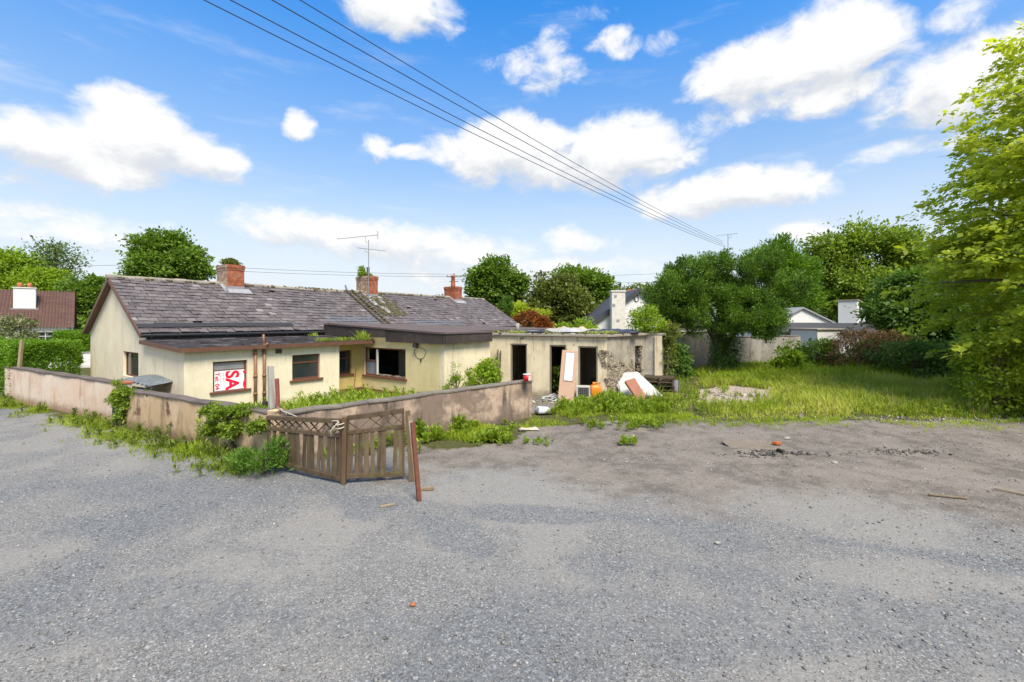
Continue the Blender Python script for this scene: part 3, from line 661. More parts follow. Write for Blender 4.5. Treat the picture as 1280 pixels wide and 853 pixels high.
def roof_bits():
    r = slates('roof', -.20, HL+.12, seed=3); slates('roof', -.20, HL+.12, True, 8)
    rd = MB(2)
    for k in range(52):
        xa = -.27 + k*.45; zz = RZ + .055 + rd.r.uniform(-.012, .012) - .045*math.exp(-((xa-8.2)/2.5)**2)
        rd.tube([(xa, 3.6, zz-.06), (xa+.44, 3.6, zz-.06+rd.r.uniform(-.01, .01))], [.11, .105], 10)
    rd.build('ridge_tiles', M_concrete, r)
    ms = MB(6)
    for k in range(760):                          # moss cushions along the ridge and beside the middle chimney
        x = ms.r.uniform(-.2, 23) if k < 260 else 11.95 + ms.r.gauss(0, .52)
        s = ms.r.uniform(0, .3)**1.4 if k < 260 else ms.r.uniform(.1, 3.0)
        c = Vector((x, 3.6 - s*math.cos(TH), RZ + .08 - s*math.sin(TH))); rr = ms.r.uniform(.02, .06)
        ms.box(c, (rr*2.6, rr*1.9, rr*.5), Matrix.Rotation(TH, 3, 'X') @ Matrix.Rotation(ms.r.random()*3, 3, 'Z'))
    ms.build('moss', M_moss, r)['kind'] = 'stuff'
    lp = MB(3)
    for (xx, yy, w, l) in ((11.45, 2.35, .32, .75), (11.75, 1.55, .40, .8), (12.15, 2.5, .25, .5)): lp.box((xx, yy, EZ+yy*TAN+.085), (w, l, .012), Matrix.Rotation(TH, 3, 'X') @ Matrix.Rotation(lp.r.uniform(-.12, .12), 3, 'Z'))
    lp.build('lead_patch', M_lead, r)['kind'] = 'stuff'
    eav = Vector((0, -.16, EZ-.16*TAN)); e = Vector((0, math.cos(TH), math.sin(TH))); n = Vector((0, -math.sin(TH), math.cos(TH)))
    p = lambda x, s, h: tuple(eav + e*s + n*h + Vector((x, 0, 0)))
    MB().ext([p(-.19, .31, .068), p(5.4, .31, .068), p(5.42, .60, .068), p(.35, .61, .068), p(.3, .56, .068), p(-.19, .55, .068)], n*.012).build('felt_patch', M_feltstrip, r)
    # verges
    for mir in (0, 1):
        q = lambda y: HWID-y if mir else y
        e0, e1 = -.22, 3.6
        z = lambda y: EZ + y*TAN
        b = MB().ext([(-.225, q(e0), z(e0)+.03), (-.225, q(e1), z(e1)+.03), (-.225, q(e1), z(e1)-.15), (-.225, q(e0), z(e0)-.12)], (.03, 0, 0))
        b.ext([(-.195, q(e0), z(e0)-.09), (-.195, q(e1), z(e1)-.09), (-.01, q(e1), z(e1)-.09), (-.01, q(e0), z(e0)-.09)], (0, 0, -.02))
        b.build('bargeboard', M_brownpaint, house)
        b = MB().ext([(HL+.10, q(e0), z(e0)+.0), (HL+.10, q(e1), z(e1)+.0), (HL+.10, q(e1), z(e1)-.15), (HL+.10, q(e0), z(e0)-.15)], (.025, 0, 0)); b.build('bargeboard', M_brownpaint, house)
    gt = MB(); gt.tube([(-.2, -.22, 2.58), (7.1, -.22, 2.565)], .062, 10)
    for k in range(9): gt.box((.1+k*.8, -.21, 2.56), (.03, .14, .15))
    gt.build('gutter', M_gutter, house)
    MB().b2((-.0, -.14, 2.28), (7.0, -.002, 2.62)).build('eaves_shade_strip', M_gutter, house)  # black strip paints the shadow over the wall gap below the eaves
    # lean-to roof with its brown fascia
    z = lambda y: 2.43 + y*.16/3.68
    ar = MB().ext([(-.16, -.141, z(-.141)), (-.16, -3.68, z(-3.68)), (6.85, -3.68, z(-3.68)), (6.85, -.141, z(-.141))], (0, 0, -.065)).build('annex_roof', M_felt, house, bev=.01)
    lap = MB(8)
    for k in range(7): lap.box((.9+k*.95+lap.r.uniform(-.1, .1), -1.95, z(-1.95)+.004), (.06, 3.3, .012), Matrix.Rotation(.0435, 3, 'X') @ Matrix.Rotation(lap.r.uniform(-.02, .02), 3, 'Z'))
    for k in range(16): lap.box((lap.r.uniform(.2, 6.5), lap.r.uniform(-3.4, -.4), 2.375), (lap.r.uniform(.15, .6), lap.r.uniform(.04, .15), .02), Matrix.Rotation(lap.r.random()*3, 3, 'Z'))
    lap.build('felt_laps', M_felt, ar)
    f = MB().b2((-.165, -3.72, 2.13), (6.85, -3.69, 2.262)); f.ext([(-.195, -3.72, 2.13), (-.195, -.02, 2.29), (-.195, -.02, 2.42), (-.195, -3.72, 2.262)], (.03, 0, 0))
    f.build('fascia', M_brownpaint, house)
    mm = MB(9)
    for k in range(70): mm.box((4.2+2.6*mm.r.random()**.7, -3.62+.12*mm.r.random(), 2.285), (.07*mm.r.random()+.03, .06, .05), Matrix.Rotation(mm.r.random()*3, 3, 'Z'))
    mm.build('moss', M_moss, ar)['kind'] = 'stuff'
    # extension roof: one slab lapped over the slates
    P = [(6.72, -7.98, 2.65), (9.55, -7.98, 2.65), (9.55, -5.25, 2.63), (20.1, -5.25, 2.60), (20.1, -.05, 2.70), (13, .22, 2.88), (7.35, .62, 3.03), (6.95, -.2, 2.98)]
    b = MB(); k = len(P); c = (9.55, -2.5, 2.78)
    vs = P + [c] + [(x, y, zz-.07) for x, y, zz in P] + [(c[0], c[1], c[2]-.07)]
    fs = [(i, (i+1) % k, k) for i in range(k)] + [(k+1+(i+1) % k, k+1+i, 2*k+1) for i in range(k)] + [(i, k+1+i, k+1+(i+1) % k, (i+1) % k) for i in range(k)]
    er = b.add(vs, fs).build('extension_roof', M_feltbrown, house)
    f = MB(3)
    nP = 7
    for i in range(nP):                            # felt hung fascia in uneven panels
        ya, yb = -7.98 + i*1.12, -7.98 + (i+1)*1.12 - .012
        za, zb = (2.58 + (y+7.98)*.0435 for y in (ya, yb)); d = f.r.uniform(-.012, .012)
        lo = 2.23 if yb < -3.6 else 2.40
        f.ext([(6.70+d, ya, lo), (6.70+d, yb, lo), (6.70+d, yb, zb), (6.70+d, ya, za)], (.04, 0, 0))
    for i in range(3):
        xa, xb = 6.75 + i*.93, 6.75 + (i+1)*.93 - .012
        f.b2((xa, -8.0+f.r.uniform(-.012, .012), 2.23), (xb, -7.96, 2.578))
    f.build('extension_fascia', M_feltgrey, house)
    MB().b2((6.70, -8.03, 2.60), (9.55, -7.99, 2.66)).ext([(6.66, -8.03, 2.60), (6.66, -.3, 2.93), (6.66, -.3, 2.985), (6.66, -8.03, 2.66)], (.035, 0, 0)).build('roof_edge_trim', M_feltbrown, er)
roof_bits()

def chimney(x, top, pot=False, w=.74, dp=1.1, ch_m=(M_brick, M_brickpale)):
    y0 = 3.6 - dp/2
    b = MB(int(x*10))
    def ring(lo, hi, g):
        b.add([(x-w/2-g, y0-g, lo), (x+w/2+g, y0-g, lo), (x+w/2+g, y0+dp+g, lo), (x-w/2-g, y0+dp+g, lo), (x-w/2-g, y0-g, hi), (x+w/2+g, y0-g, hi), (x+w/2+g, y0+dp+g, hi), (x-w/2-g, y0+dp+g, hi)], [(0,1,5,4)], .5, 0)
        b.add(b.v[-8:], [(1,2,6,5),(2,3,7,6),(4,5,6,7),(3,2,1,0)], .5, 0); b.add(b.v[-8:], [(3,0,4,7)], .5, 1)
    ring(4.1, top-.26, 0); ring(top-.26, top-.16, .018); ring(top-.16, top-.04, .034); ring(top-.04, top, .012)
    c = b.build('chimney', list(ch_m), house, bev=.012)
    fl = MB(); sl = Matrix.Rotation(TH, 3, 'X'); yy = y0 - .16
    fl.box((x+.05, yy, EZ + yy*TAN + .075), (w+.35, .45, .02), sl); fl.box((x-w/2-.09, 3.15, EZ + 3.15*TAN+.075), (.16, .9, .02), sl)
    fl.b2((x-w/2-.012, y0-.012, EZ+y0*TAN-.1), (x+w/2+.012, y0-.004, EZ+y0*TAN+.2)); fl.build('flashing', M_lead, c)
    if pot: MB().tube([(x, 3.6, top-.02), (x, 3.6, top+.12), (x, 3.6, top+.72), (x, 3.6, top+.74), (x, 3.6, top+.84)], [.17, .17, .13, .165, .165], 16).build('chimney_pot', M_terracotta, c, True)
    return c
chimney(4.24, 5.70); chimney(11.9, 5.78)
c3 = chimney(19.5, 5.62, True, ch_m=(M_brick, M_brick))
def pipes():
    for k, (x, zt) in enumerate(((2.06, 2.13), (2.36, 2.3))):
        b = MB(); b.tube([(x, -3.56, .02), (x, -3.56, zt)], .05, 12)
        for z in (.55, 1.15, 1.95): b.tube([(x, -3.56, z), (x, -3.56, z+.09)], .066, 12)
        if k: b.tube([(x, -3.56, 2.0), (x, -3.62, 2.2), (x, -3.78, 2.32)], .045, 10); b.tube([(x, -3.56, 2.3), (x, -3.5, 2.45), (x, -3.5, 2.62)], .04, 10)
        b.build('downpipe', M_tanpipe, house, True)
    b = MB().b2((2.78, -3.51, 1.93), (3.0, -3.482, 2.08))
    for k in range(4): b.b2((2.79, -3.525, 1.945+k*.033), (2.99, -3.511, 1.955+k*.033))
    b.build('air_vent', M_brownpaint, house)
    b = MB().box((6.76, -6.35, 2.13), (.12, .2, .15), Matrix.Rotation(.4, 3, 'Y')); b.b2((6.80, -6.38, 2.17), (6.878, -6.32, 2.24)); b.build('floodlight', M_black, house, bev=.01)
    b = MB(); b.tube([(6.865, -6.5+.32*math.cos(t)*(1+.1*math.sin(3*t)), 1.83+.17*math.sin(t)*1.3) for t in np.linspace(1.2, 8.0, 26)], .008, 5); b.tube([(6.865, -6.55, 1.6), (6.85, -6.56, 1.5)], .03, 6); b.build('loose_cable', M_black, house)
    b = MB(); b.tube([(6.1, -2.90, 1.32), (6.1, -2.88, 1.85)], .018, 6); b.build('old_bracket', M_plinth, house)
pipes()

# --- sale board in the window
def sale_sign():
    o = MB().b2((0, 0, 0), (.905, .012, .64)).build('sale_sign', M_signwhite); o.matrix_world = HM @ Matrix.Translation((.86, -3.407, .815))
    tag(o, 'red and white SALE board turned sideways in the window beside the downpipes', 'sign')
    rot = Matrix(((0, 1, 0), (0, 0, -1), (-1, 0, 0))).to_4x4()          # lettering runs downwards
    def txt(s, size, x, z, m, bold=0.0, sx=1.0, name='lettering'):
        cu = bpy.data.curves.new(name, 'FONT'); cu.body = s; cu.size = size; cu.offset = bold; cu.extrude = .0012
        tmp = bpy.data.objects.new('tmp', cu); COL.objects.link(tmp); dg = bpy.context.evaluated_depsgraph_get()
        me = bpy.data.meshes.new_from_object(tmp.evaluated_get(dg)); bpy.data.objects.remove(tmp); me.materials.clear(); t = link(name, me, m, o)
        t.matrix_local = Matrix.Translation((x, -.0025, z)) @ rot @ Matrix.Diagonal((sx, 1, 1, 1))
    txt('SA', .56, .345, .625, M_signred, .018, .98)
    txt('Tel: 04', .175, .025, .60, M_signred, .004, 1.15)
    txt('FOR', .55, .880, .62, M_signred, .012, 1.0)
    txt('Estate Agents', .055, .245, .58, M_signgrey, .0, 1.0); txt('& Auctioneers', .055, .175, .57, M_signgrey, .0, 1.0)
M_signwhite = simple('sign_white', (.82, .80, .80), .4, var=.05); M_signred = simple('sign_red', (.72, .01, .05), .4, var=.05); M_signgrey = simple('sign_grey', (.42, .40, .40), .5, var=.1)
sale_sign()

# --- things on the roof
def roof_ladder():
    o = empty('roof_ladder', HW(10.6, 0, 0), HA, 'mossy wooden ladder lying down the slates below the middle chimney', 'ladder')
    n = Vector((0, -math.sin(TH), math.cos(TH)))
    pt = lambda x, y, h: Vector((x, y, EZ + y*TAN)) + n*h
    for sx in (-.2, .2): MB().bar(pt(sx, .15, .12), pt(sx, 3.62, .12), .06, .07, n).build('rail', M_mosswood, o)
    b = MB(5)
    for k in range(13): y = .3 + k*.26; b.bar(pt(-.22, y, .15), pt(.22, y+b.r.uniform(-.02, .02), .15), .05, .04, n)
    b.build('rungs', M_mosswood, o)
    MB().bar(pt(-.2, 3.5, .12), pt(-.2, 3.75, .3), .06, .1, n).build('hook', M_steel, o)
M_mosswood = wood('mossy_wood', (.055, .045, .03), (.16, .13, .085), (6, 6, 3), green=.6)
roof_ladder()
def aerial(name, base, mast, booms, label):
    o = empty(name, base, 0, label, 'aerial')
    MB().tube([(0, 0, 0), (0, 0, mast)], .025, 8).build('mast', M_steel, o)
    for (z, p, q, nel, el, refl) in booms:
        p, q = Vector(p), Vector(q); d = (q-p).normalized(); sd = d.cross(Vector((0, 0, 1))).normalized()
        b = MB().tube([p, q], .014, 6)
        for k in range(nel):
            c = p.lerp(q, (k+.3)/nel); b.tube([c-sd*el*(.6+.4*k/nel), c+sd*el*(.6+.4*k/nel)], .007, 5)
        if refl: 
            for zz in (-.18, -.06, .06, .18): b.tube([q+Vector((0, 0, zz))-sd*.22, q+Vector((0, 0, zz))+sd*.22], .008, 5)
            b.tube([q-Vector((0, 0, .22)), q+Vector((0, 0, .22))], .012, 5)
        b.tube([(0, 0, z-.2), Vector((0, 0, z-.2)).lerp(Vector((p.lerp(q, .7).x, p.lerp(q, .7).y, z-.2)), 1), p.lerp(q, .7)], .012, 6)
        b.build('boom', M_steel, o)
b2 = HW(11.55, 2.98, 4.45)
def sl(px, py): p = C(px, py, b2.y); return p - b2
aerial('tv_aerial', b2, C(458, 300, b2.y).z - b2.z, [(sl(458, 299).z, sl(421, 299), sl(472, 294), 12, .20, True), (sl(458, 311).z, sl(482, 314), sl(446, 310), 7, .30, False)], 'tall grey television aerial with two booms on the weedy middle chimney')
MB().tube([HW(11.75, 3.3, 5.7), HW(11.75, 3.3, 6.32)], .09, 10).build('metal_flue', simple('old_flue', (.10, .09, .085), .7)); tag(bpy.data.objects['metal_flue'], 'dark metal flue pipe rising from the middle chimney', 'flue')
def lean_stick():
    MB().bar(HW(6.15, -3.25, .02), HW(6.55, -2.87, 1.05), .025, .025).build('leaning_stick', M_brownwood); tag(bpy.data.objects['leaning_stick'], 'thin dark stick leaning in the yellow corner by the wrecked window', 'stick')
lean_stick()
# ------------------------------------------------------------------ boundary walls
def free_wall(name, p0, p1, z0, z1, th, mat, cop_m, label, cop=.07, over=.03, seed=0, end_m=None):
    """plastered garden wall with coping; the top wanders a little"""
    p0, p1 = Vector((*p0, 0)), Vector((*p1, 0)); d = p1-p0; L = d.length
    o = empty(name, p0, math.atan2(d.y, d.x), label, 'wall')
    rng = random.Random(seed); n = max(6, int(L/.6)); b = MB(seed); cb = MB(seed)
    tops = [z0 + (z1-z0)*i/n + rng.uniform(-.018, .018) for i in range(n+1)]
    rows = [0, .3, .6, 1.0]
    vs, fs = [], []
    for i in range(n+1):
        x = L*i/n
        for side in (0, 1):
            for r in rows: vs.append((x, side*th + rng.uniform(-.006, .006), -.05 + (tops[i]+.05)*r))
    k = len(rows)*2; m = len(rows)
    for i in range(n):
        for s in (0, 1):
            for r in range(m-1):
                a = i*k+s*m+r; q = (a, a+k, a+k+1, a+1); fs.append(q if s == 0 else q[::-1])
        fs.append((i*k+m-1, (i+1)*k+m-1, (i+1)*k+2*m-1, i*k+2*m-1))
    for e in (0, n):
        for r in range(m-1): fs.append((e*k+r, e*k+r+1, e*k+m+r+1, e*k+m+r))
    b.add(vs, fs, .5).build('render_coat', mat, o)
    for i in range(n):
        x0, x1 = L*i/n, L*(i+1)/n - .006; t0, t1 = tops[i], tops[i+1]; w = over + rng.uniform(-.014, .014)
        cb.add([(x0, -w, t0), (x1, -w, t1), (x1, th+w, t1), (x0, th+w, t0), (x0, -w, t0+cop*.8), (x1, -w, t1+cop*.8), (x1, th+w, t1+cop), (x0, th+w, t0+cop)], [(3,2,1,0),(4,5,6,7),(0,1,5,4),(1,2,6,5),(2,3,7,6),(3,0,4,7)])
    cb.build('coping', cop_m, o, bev=.012)
    return o
free_wall('boundary_wall', (-19.9, 17.85), (-12.25, 14.05), 1.27, 1.13, .22, M_road_wall, M_coping, 'pink rendered roadside wall in front of the dense hedge', seed=3)
pw = empty('wall_pier', (-12.13, 13.93, 0), -.46, 'short pink wall pier beside the ivy covered gateway', 'pier')
MB().b2((-.03, -.05, -.05), (.30, .30, 1.16)).build('pier_shaft', M_road_wall, pw, bev=.015); MB().b2((-.06, -.08, 1.162), (.33, .33, 1.225)).build('pier_cap', M_terracotta, pw, bev=.01)
free_wall('boundary_wall', (-11.55, 13.55), (-5.45, 10.12), .98, 1.02, .22, M_road_wall_b, M_coping, 'buff streaked roadside wall with ivy spilling over its end', seed=5)
MB().b2((-.14, -.03, -.05), (.14, .26, 1.12)).build('wall_pier', M_road_wall_b, None, bev=.015)
pp = bpy.data.objects['wall_pier.001']; pp.location = (-5.28, 10.02, 0); pp.rotation_euler.z = -.51; tag(pp, 'buff rendered pier where the roadside wall meets the timber fence', 'pier')
free_wall('boundary_wall', (-4.85, 9.72), (.65, 14.78), 1.08, 1.12, .20, M_yard_wall, M_coping_light, 'dark stained yard wall running from the fence towards the outhouse', seed=8)

# --- dark gate in the gap and the corrugated sheet behind it
gt = empty('garden_gate', (-11.95, 13.62, 0), -.46, 'narrow dark navy gate in the gap beside the ivy', 'gate')
b = MB()
for k in range(5): b.b2((.0+k*.085, -.012, .06), (.075+k*.085, .012, 1.0))
b.build('boards', M_navy, gt); MB().b2((0, .014, .2), (.42, .045, .28)).build('rail', M_navy, gt); MB().b2((0, .014, .78), (.42, .045, .86)).build('rail', M_navy, gt)
cs = empty('corrugated_sheet', (-11.9, 14.9, 0), -.46, 'faded blue grey corrugated plastic sheet covering a rough frame behind the gateway', 'roof sheet')
n = 46; vs = []; fs = []
for i in range(n+1):
    for j in range(5):
        vs.append((-1.15+2.3*i/n, -.55+1.3*j/4, 1.09+.035*math.sin(i*1.3)+.12*j/4+.08*math.sin(i/n*3.1)))
for i in range(n):
    for j in range(4): fs.append((i*5+j, (i+1)*5+j, (i+1)*5+j+1, i*5+j+1))
m = simple('pale_blue_sheet', (.13, .15, .165), .4, var=.8, scale=5)
so = MB().add(vs, fs, .5).build('sheet', m, cs); sm = so.modifiers.new('solid', 'SOLIDIFY'); sm.thickness = .012
for x, y in ((-1.05, -.5), (1.05, -.5), (-1.05, .7), (1.05, .7)): MB().b2((x-.03, y-.03, 0), (x+.03, y+.03, 1.05+(y+.5)*.09)).build('leg', M_navy, cs)
MB().b2((-1.1, -.54, .92), (1.1, -.5, 1.03)).build('rail', M_navy, cs)

# ------------------------------------------------------------------ timber fence
def fence_panel(p0, p1, b0, t0, b1, t1, npick, label, seed, lean=0.0):
    """panel between two ground points with its own bottom and top heights at each end"""
    p0, p1 = Vector((*p0, 0)), Vector((*p1, 0)); d = p1-p0; L = d.length; rng = random.Random(seed)
    o = empty('lattice_fence', p0, math.atan2(d.y, d.x), label, 'fence', 'weathered timber fence panels')
    def pt(u, f, y=0):
        lo = b0+(b1-b0)*u; hi = t0+(t1-t0)*u; z = lo+(hi-lo)*f; return Vector((L*u, y + lean*z, z))
    def rail(f, h, w, y=0, name='rail'): MB(seed+int(f*10)).bar(pt(0, f, y), pt(1, f, y), w, h).build(name, M_fence, o, bev=.006)
    rail(.965, .085, .09); rail(.735, .075, .06, -.004); rail(.05, .085, .06)
    for k in range(npick):
        u = (k+.6)/(npick+.2); f1 = .70; wob = rng.uniform(-.016, .016)
        if rng.random() < .06: continue
        MB(seed*31+k).bar(pt(u+wob, .085, -.004), pt(u+wob+rng.gauss(0, .014), f1+rng.uniform(0, .015), -.004), .022, .092*rng.uniform(.72, 1.08), up=(1, 0, 0)).build('picket', M_fence, o)
    lt = MB(seed+77); asp = .25/L
    nd = int(round(L/.20))
    for k in range(-1, nd+1):
        for s, yy in ((1, -.012), (-1, .012)):
            ua = k/nd if s > 0 else (k+1)/nd; ub = ua + s*asp*1.0
            fa, fb = .765, .935
            def cl(u, f, u2, f2):
                if u < 0: f = f+(f2-f)*(0-u)/(u2-u); u = 0
                if u > 1: f = f+(f2-f)*(1-u)/(u2-u); u = 1
                return u, f
            if max(ua, ub) <= .01 or min(ua, ub) >= .99 or rng.random() < .06: continue
            A = cl(ua, fa, ub, fb); B = cl(ub, fb, ua, fa)
            lt.bar(pt(*A, yy), pt(*B, yy), .012, .03, up=(0, 1, 0))
    lt.build('lattice', M_fence, o)
    for u in (0.012, .988): MB(seed+int(u*9)).bar(pt(u, 0), pt(u, .995), .05, .05, up=(1, 0, 0)).build('stile', M_fence, o, bev=.005)
    return o
fp0, fp1, fp2 = (-5.12, 9.55), (-3.24, 8.66), (-2.12, 8.92)
fence_panel(fp0, fp1, .14, 1.10, .02, 1.23, 15, 'weathered lattice topped fence panel between the wall pier and the brown post', 3)
fence_panel((-3.15, 8.66), fp2, .08, 1.26, .03, 1.36, 10, 'weathered lattice topped fence panel swung loose beside the rusty bar', 9, lean=.10)
o = MB(2).bar((0, 0, -.05), (.02, 0, 1.27), .085, .085, up=(1, 0, 0)).build('fence_post', M_post, None, bev=.008); o.location = (-3.19, 8.63, 0)
tag(o, 'square brown timber post joining the two fence panels', 'post')
o = empty('leaning_boards', (-2.06, 8.80, 0), .2, 'bundle of splintered boards propped against the loose fence panel', 'boards')
for k, (x, w, h, l) in enumerate(((.0, .10, 1.34, -.08), (.075, .055, 1.24, -.13), (.12, .05, 1.14, -.15))):
    MB(k).bar((x+.12, -.02*k-.03, 0), (x+l+.12, .08-.02*k, h), w, .02, up=(0, 1, 0)).build('board', (M_fence, M_board, M_greywood)[k], o)
o = MB(1).bar(G(524, 626) + Vector((0, 0, -.0)), C(515.5, 528, 8.05), .075, .055).build('steel_bar', M_rust, None, bev=.006); tag(o, 'rusty red steel bar leaning on the end of the fence', 'bar')
o = MB().bar((-5.55, 10.55, 0), (-5.62, 10.6, 2.05), .12, .10).build('grey_post', M_greywood, None, bev=.01); tag(o, 'tall peeling grey post standing by the downpipes', 'post')
o = MB().bar((-5.28, 10.35, 0), (-5.36, 10.38, 1.78), .07, .07).build('red_post', simple('faded_red_paint', (.24, .07, .06), .8, var=.5, scale=10), None, bev=.006); tag(o, 'thin faded red post behind the fence corner', 'post')
o = MB().bar((-5.75, 10.6, 0), (-5.75, 10.6, 1.22), .11, .09).build('stump_post', simple('black_stump', (.03, .026, .022), .9), None, bev=.01); tag(o, 'short black post stub among the ivy at the wall end', 'post')
rp = [(-5.33, 10.3, 1.16), (-5.0, 9.9, 1.14), (-4.4, 9.35, 1.12), (-3.8, 8.95, 1.12), (-3.3, 8.62, 1.2), (-3.26, 8.57, 1.16)]
b = MB().tube(rp, .011, 6); b.tube([(-3.24+.07*math.cos(t), 8.60+.07*math.sin(t), 1.02+.035*t/3) for t in np.linspace(0, 16, 40)], .012, 6); b.tube([(-3.28, 8.57, 1.18), (-3.42, 8.58, 1.02), (-3.40, 8.57, .92)], .01, 6)
tag(b.build('rope', simple('old_rope', (.42, .38, .31), .95), None, True), 'frayed pale rope tying the fence post back to the red post', 'rope')

# ------------------------------------------------------------------ outhouse
OA, OB, OC, OD, OE, OF = [Vector(p) for p in ((-.94, 19.8), (3.76, 18.0), (6.02, 20.5), (6.62, 20.12), (7.3, 22.4), (1.0, 25.0))]
oh = empty('outhouse', (1.5, 20.5, 0), 0, 'derelict flat roofed cream outhouse with three open doorways and broken corner', 'outbuilding')
OO = Vector((1.5, 20.5))
def rel(p): return (p[0]-OO.x, p[1]-OO.y)
def along(a, b, s): d = (b-a).normalized(); return a + d*s
DOORS = [(.93, 1.69, .0, 2.12), (2.67, 3.38, .0, 2.10), (3.87, 4.66, .0, 2.07)]
MB().wall(rel(OA), rel(OB), -.05, 2.44, .25, [(a, b, z-.06, t) for a, b, z, t in DOORS]).build('front_wall', M_out, oh)
L2 = (OC-OB).length
sidew = MB().wall(rel(along(OB, OC, .0)), rel(OC), -.05, 2.43, .35, [(2.35, 2.98, -.1, 2.0)])
sidew.build('side_wall', M_out2 if 'M_out2' in globals() else M_out, oh)
MB().wall(rel(OC), rel(OD), -.05, 2.43, .3).build('end_pier', M_whitewall2 if 'M_whitewall2' in globals() else M_out, oh)
MB().wall(rel(OD), rel(OE), -.05, 2.42, .3).build('end_wall', M_out, oh); MB().wall(rel(OE), rel(OF), -.05, 2.42, .3).build('back_wall', M_out, oh); MB().wall(rel(OF), rel(OA), -.05, 2.43, .3, ).build('side_wall', M_out, oh)
for s in (2.2, 3.62):                                     # cross walls between the stores
    p = along(OA, OB, s); q = p + Vector((.358, .934))*4.0
    b = MB().wall(rel(p + Vector((.358, .934))*.26), rel(q), -.05, 2.40, .15); b.build('partition', M_room, oh)
# rubble core where the render has fallen off, with ragged edge
def rubble_face():
    rng = random.Random(4); d = (OC-OB).normalized(); nrm = Vector((d.y, -d.x)); b = MB(4)
    for k in range(340):
        s = rng.uniform(.03, 2.32); z = rng.uniform(.0, 1.95)
        top = 1.25 + .55*math.exp(-((s-.0)/.75)**2) + .12*math.sin(s*7) + .06*math.sin(s*19)
        if z > top: continue
        p = OB + d*s + nrm*rng.uniform(-.045, -.012); sz = rng.uniform(.06, .16)
        b.box((p.x-OO.x, p.y-OO.y, z), (sz*1.3, sz*.9, sz*.8), Matrix.Rotation(math.atan2(d.y, d.x)+rng.uniform(-.3, .3), 3, 'Z') @ Matrix.Rotation(rng.uniform(-.3, .3), 3, 'Y'))
    for k in range(40):                                   # stones of the broken doorway edge
        z = rng.uniform(0, 2.0); p = OB + d*rng.uniform(2.95, 3.05) + nrm*rng.uniform(-.25, 0); sz = rng.uniform(.08, .15)
        b.box((p.x-OO.x, p.y-OO.y, z), (sz, sz*1.2, sz*.7), Matrix.Rotation(rng.uniform(0, 3), 3, 'Z'))
    for k in range(60):                                   # broken corner of the front wall
        f = (OB-OA).normalized(); s = rng.uniform(4.72, 5.0); z = 1.9 - rng.random()**2*.75
        if z < 1.9-1.0*(s-4.68)/.3: continue
        p = OA + f*s + Vector((f.y, -f.x))*rng.uniform(-.02, .01); sz = rng.uniform(.05, .11)
        b.box((p.x-OO.x, p.y-OO.y, z), (sz, sz, sz*.8), Matrix.Rotation(rng.uniform(0, 3), 3, 'Z'))
    n = 30; tp = lambda s: 1.22 + .55*math.exp(-(s/.75)**2) + .12*math.sin(s*7) + .06*math.sin(s*19) + rng.uniform(-.05, .05)
    pts = [(2.33*i/n, tp(2.33*i/n)) for i in range(n+1)]
    q = [OB + d*.01 + nrm*.012] + [OB + d*max(.01, s) + nrm*.012 for s, _ in pts] + [OB + d*2.33 + nrm*.012]
    zz = [-.03] + [z for _, z in pts] + [-.03]
    b.ext([(p.x-OO.x, p.y-OO.y, z) for p, z in zip(q, zz)], (-nrm.x*.006, -nrm.y*.006, 0))
    b.build('exposed_stone', M_stone, oh, bev=.012)['kind'] = 'stuff'
rubble_face()
def outh_roof():
    pts = [OA, OB, OC, OD, OE, OF]; cen = sum((p for p in pts), Vector((0, 0)))/6
    poly = [rel(p + (p-cen).normalized()*.17) for p in pts]
    r = MB().prism(poly, [2.46, 2.445, 2.44, 2.435, 2.44, 2.46], [2.575, 2.555, 2.55, 2.545, 2.56, 2.58]).build('roof', M_concrete, oh, bev=.02)
    b = MB(5)
    for k in range(150):
        s = b.r.random(); e = b.r.randrange(2); p = (OA.lerp(OB, s) if e == 0 else OB.lerp(OC, s)); p = p + (p-cen).normalized()*b.r.uniform(-.1, .12)
        sz = b.r.uniform(.03, .10); b.box((p.x-OO.x, p.y-OO.y, 2.575), (sz*1.5, sz, sz*.5), Matrix.Rotation(b.r.random()*3, 3, 'Z'))
    b.build('moss', M_moss, r)['kind'] = 'stuff'
    for i, (a, t, z, tt) in enumerate(DOORS):
        p = lambda s: rel(along(OA, OB, s)); d = (OB-OA).normalized(); ang = math.atan2(d.y, d.x); f = MB(i); R3 = Matrix.Rotation(ang, 3, 'Z'); nin = Vector((-d.y, d.x))
        for s in (a+.03, t-.03):
            q = along(OA, OB, s) + nin*.07; f.box((q.x-OO.x, q.y-OO.y, tt/2-.02), (.055, .10, tt-.08), R3)
        q = along(OA, OB, (a+t)/2) + nin*.07; f.box((q.x-OO.x, q.y-OO.y, tt-.032), (t-a-.006, .10, .055), R3)
        f.build('door_frame', M_greyframe, oh, bev=.005)
M_greyframe = wood('bare_grey_frame', (.13, .10, .075), (.30, .25, .19), (9, 9, 2))
outh_roof()
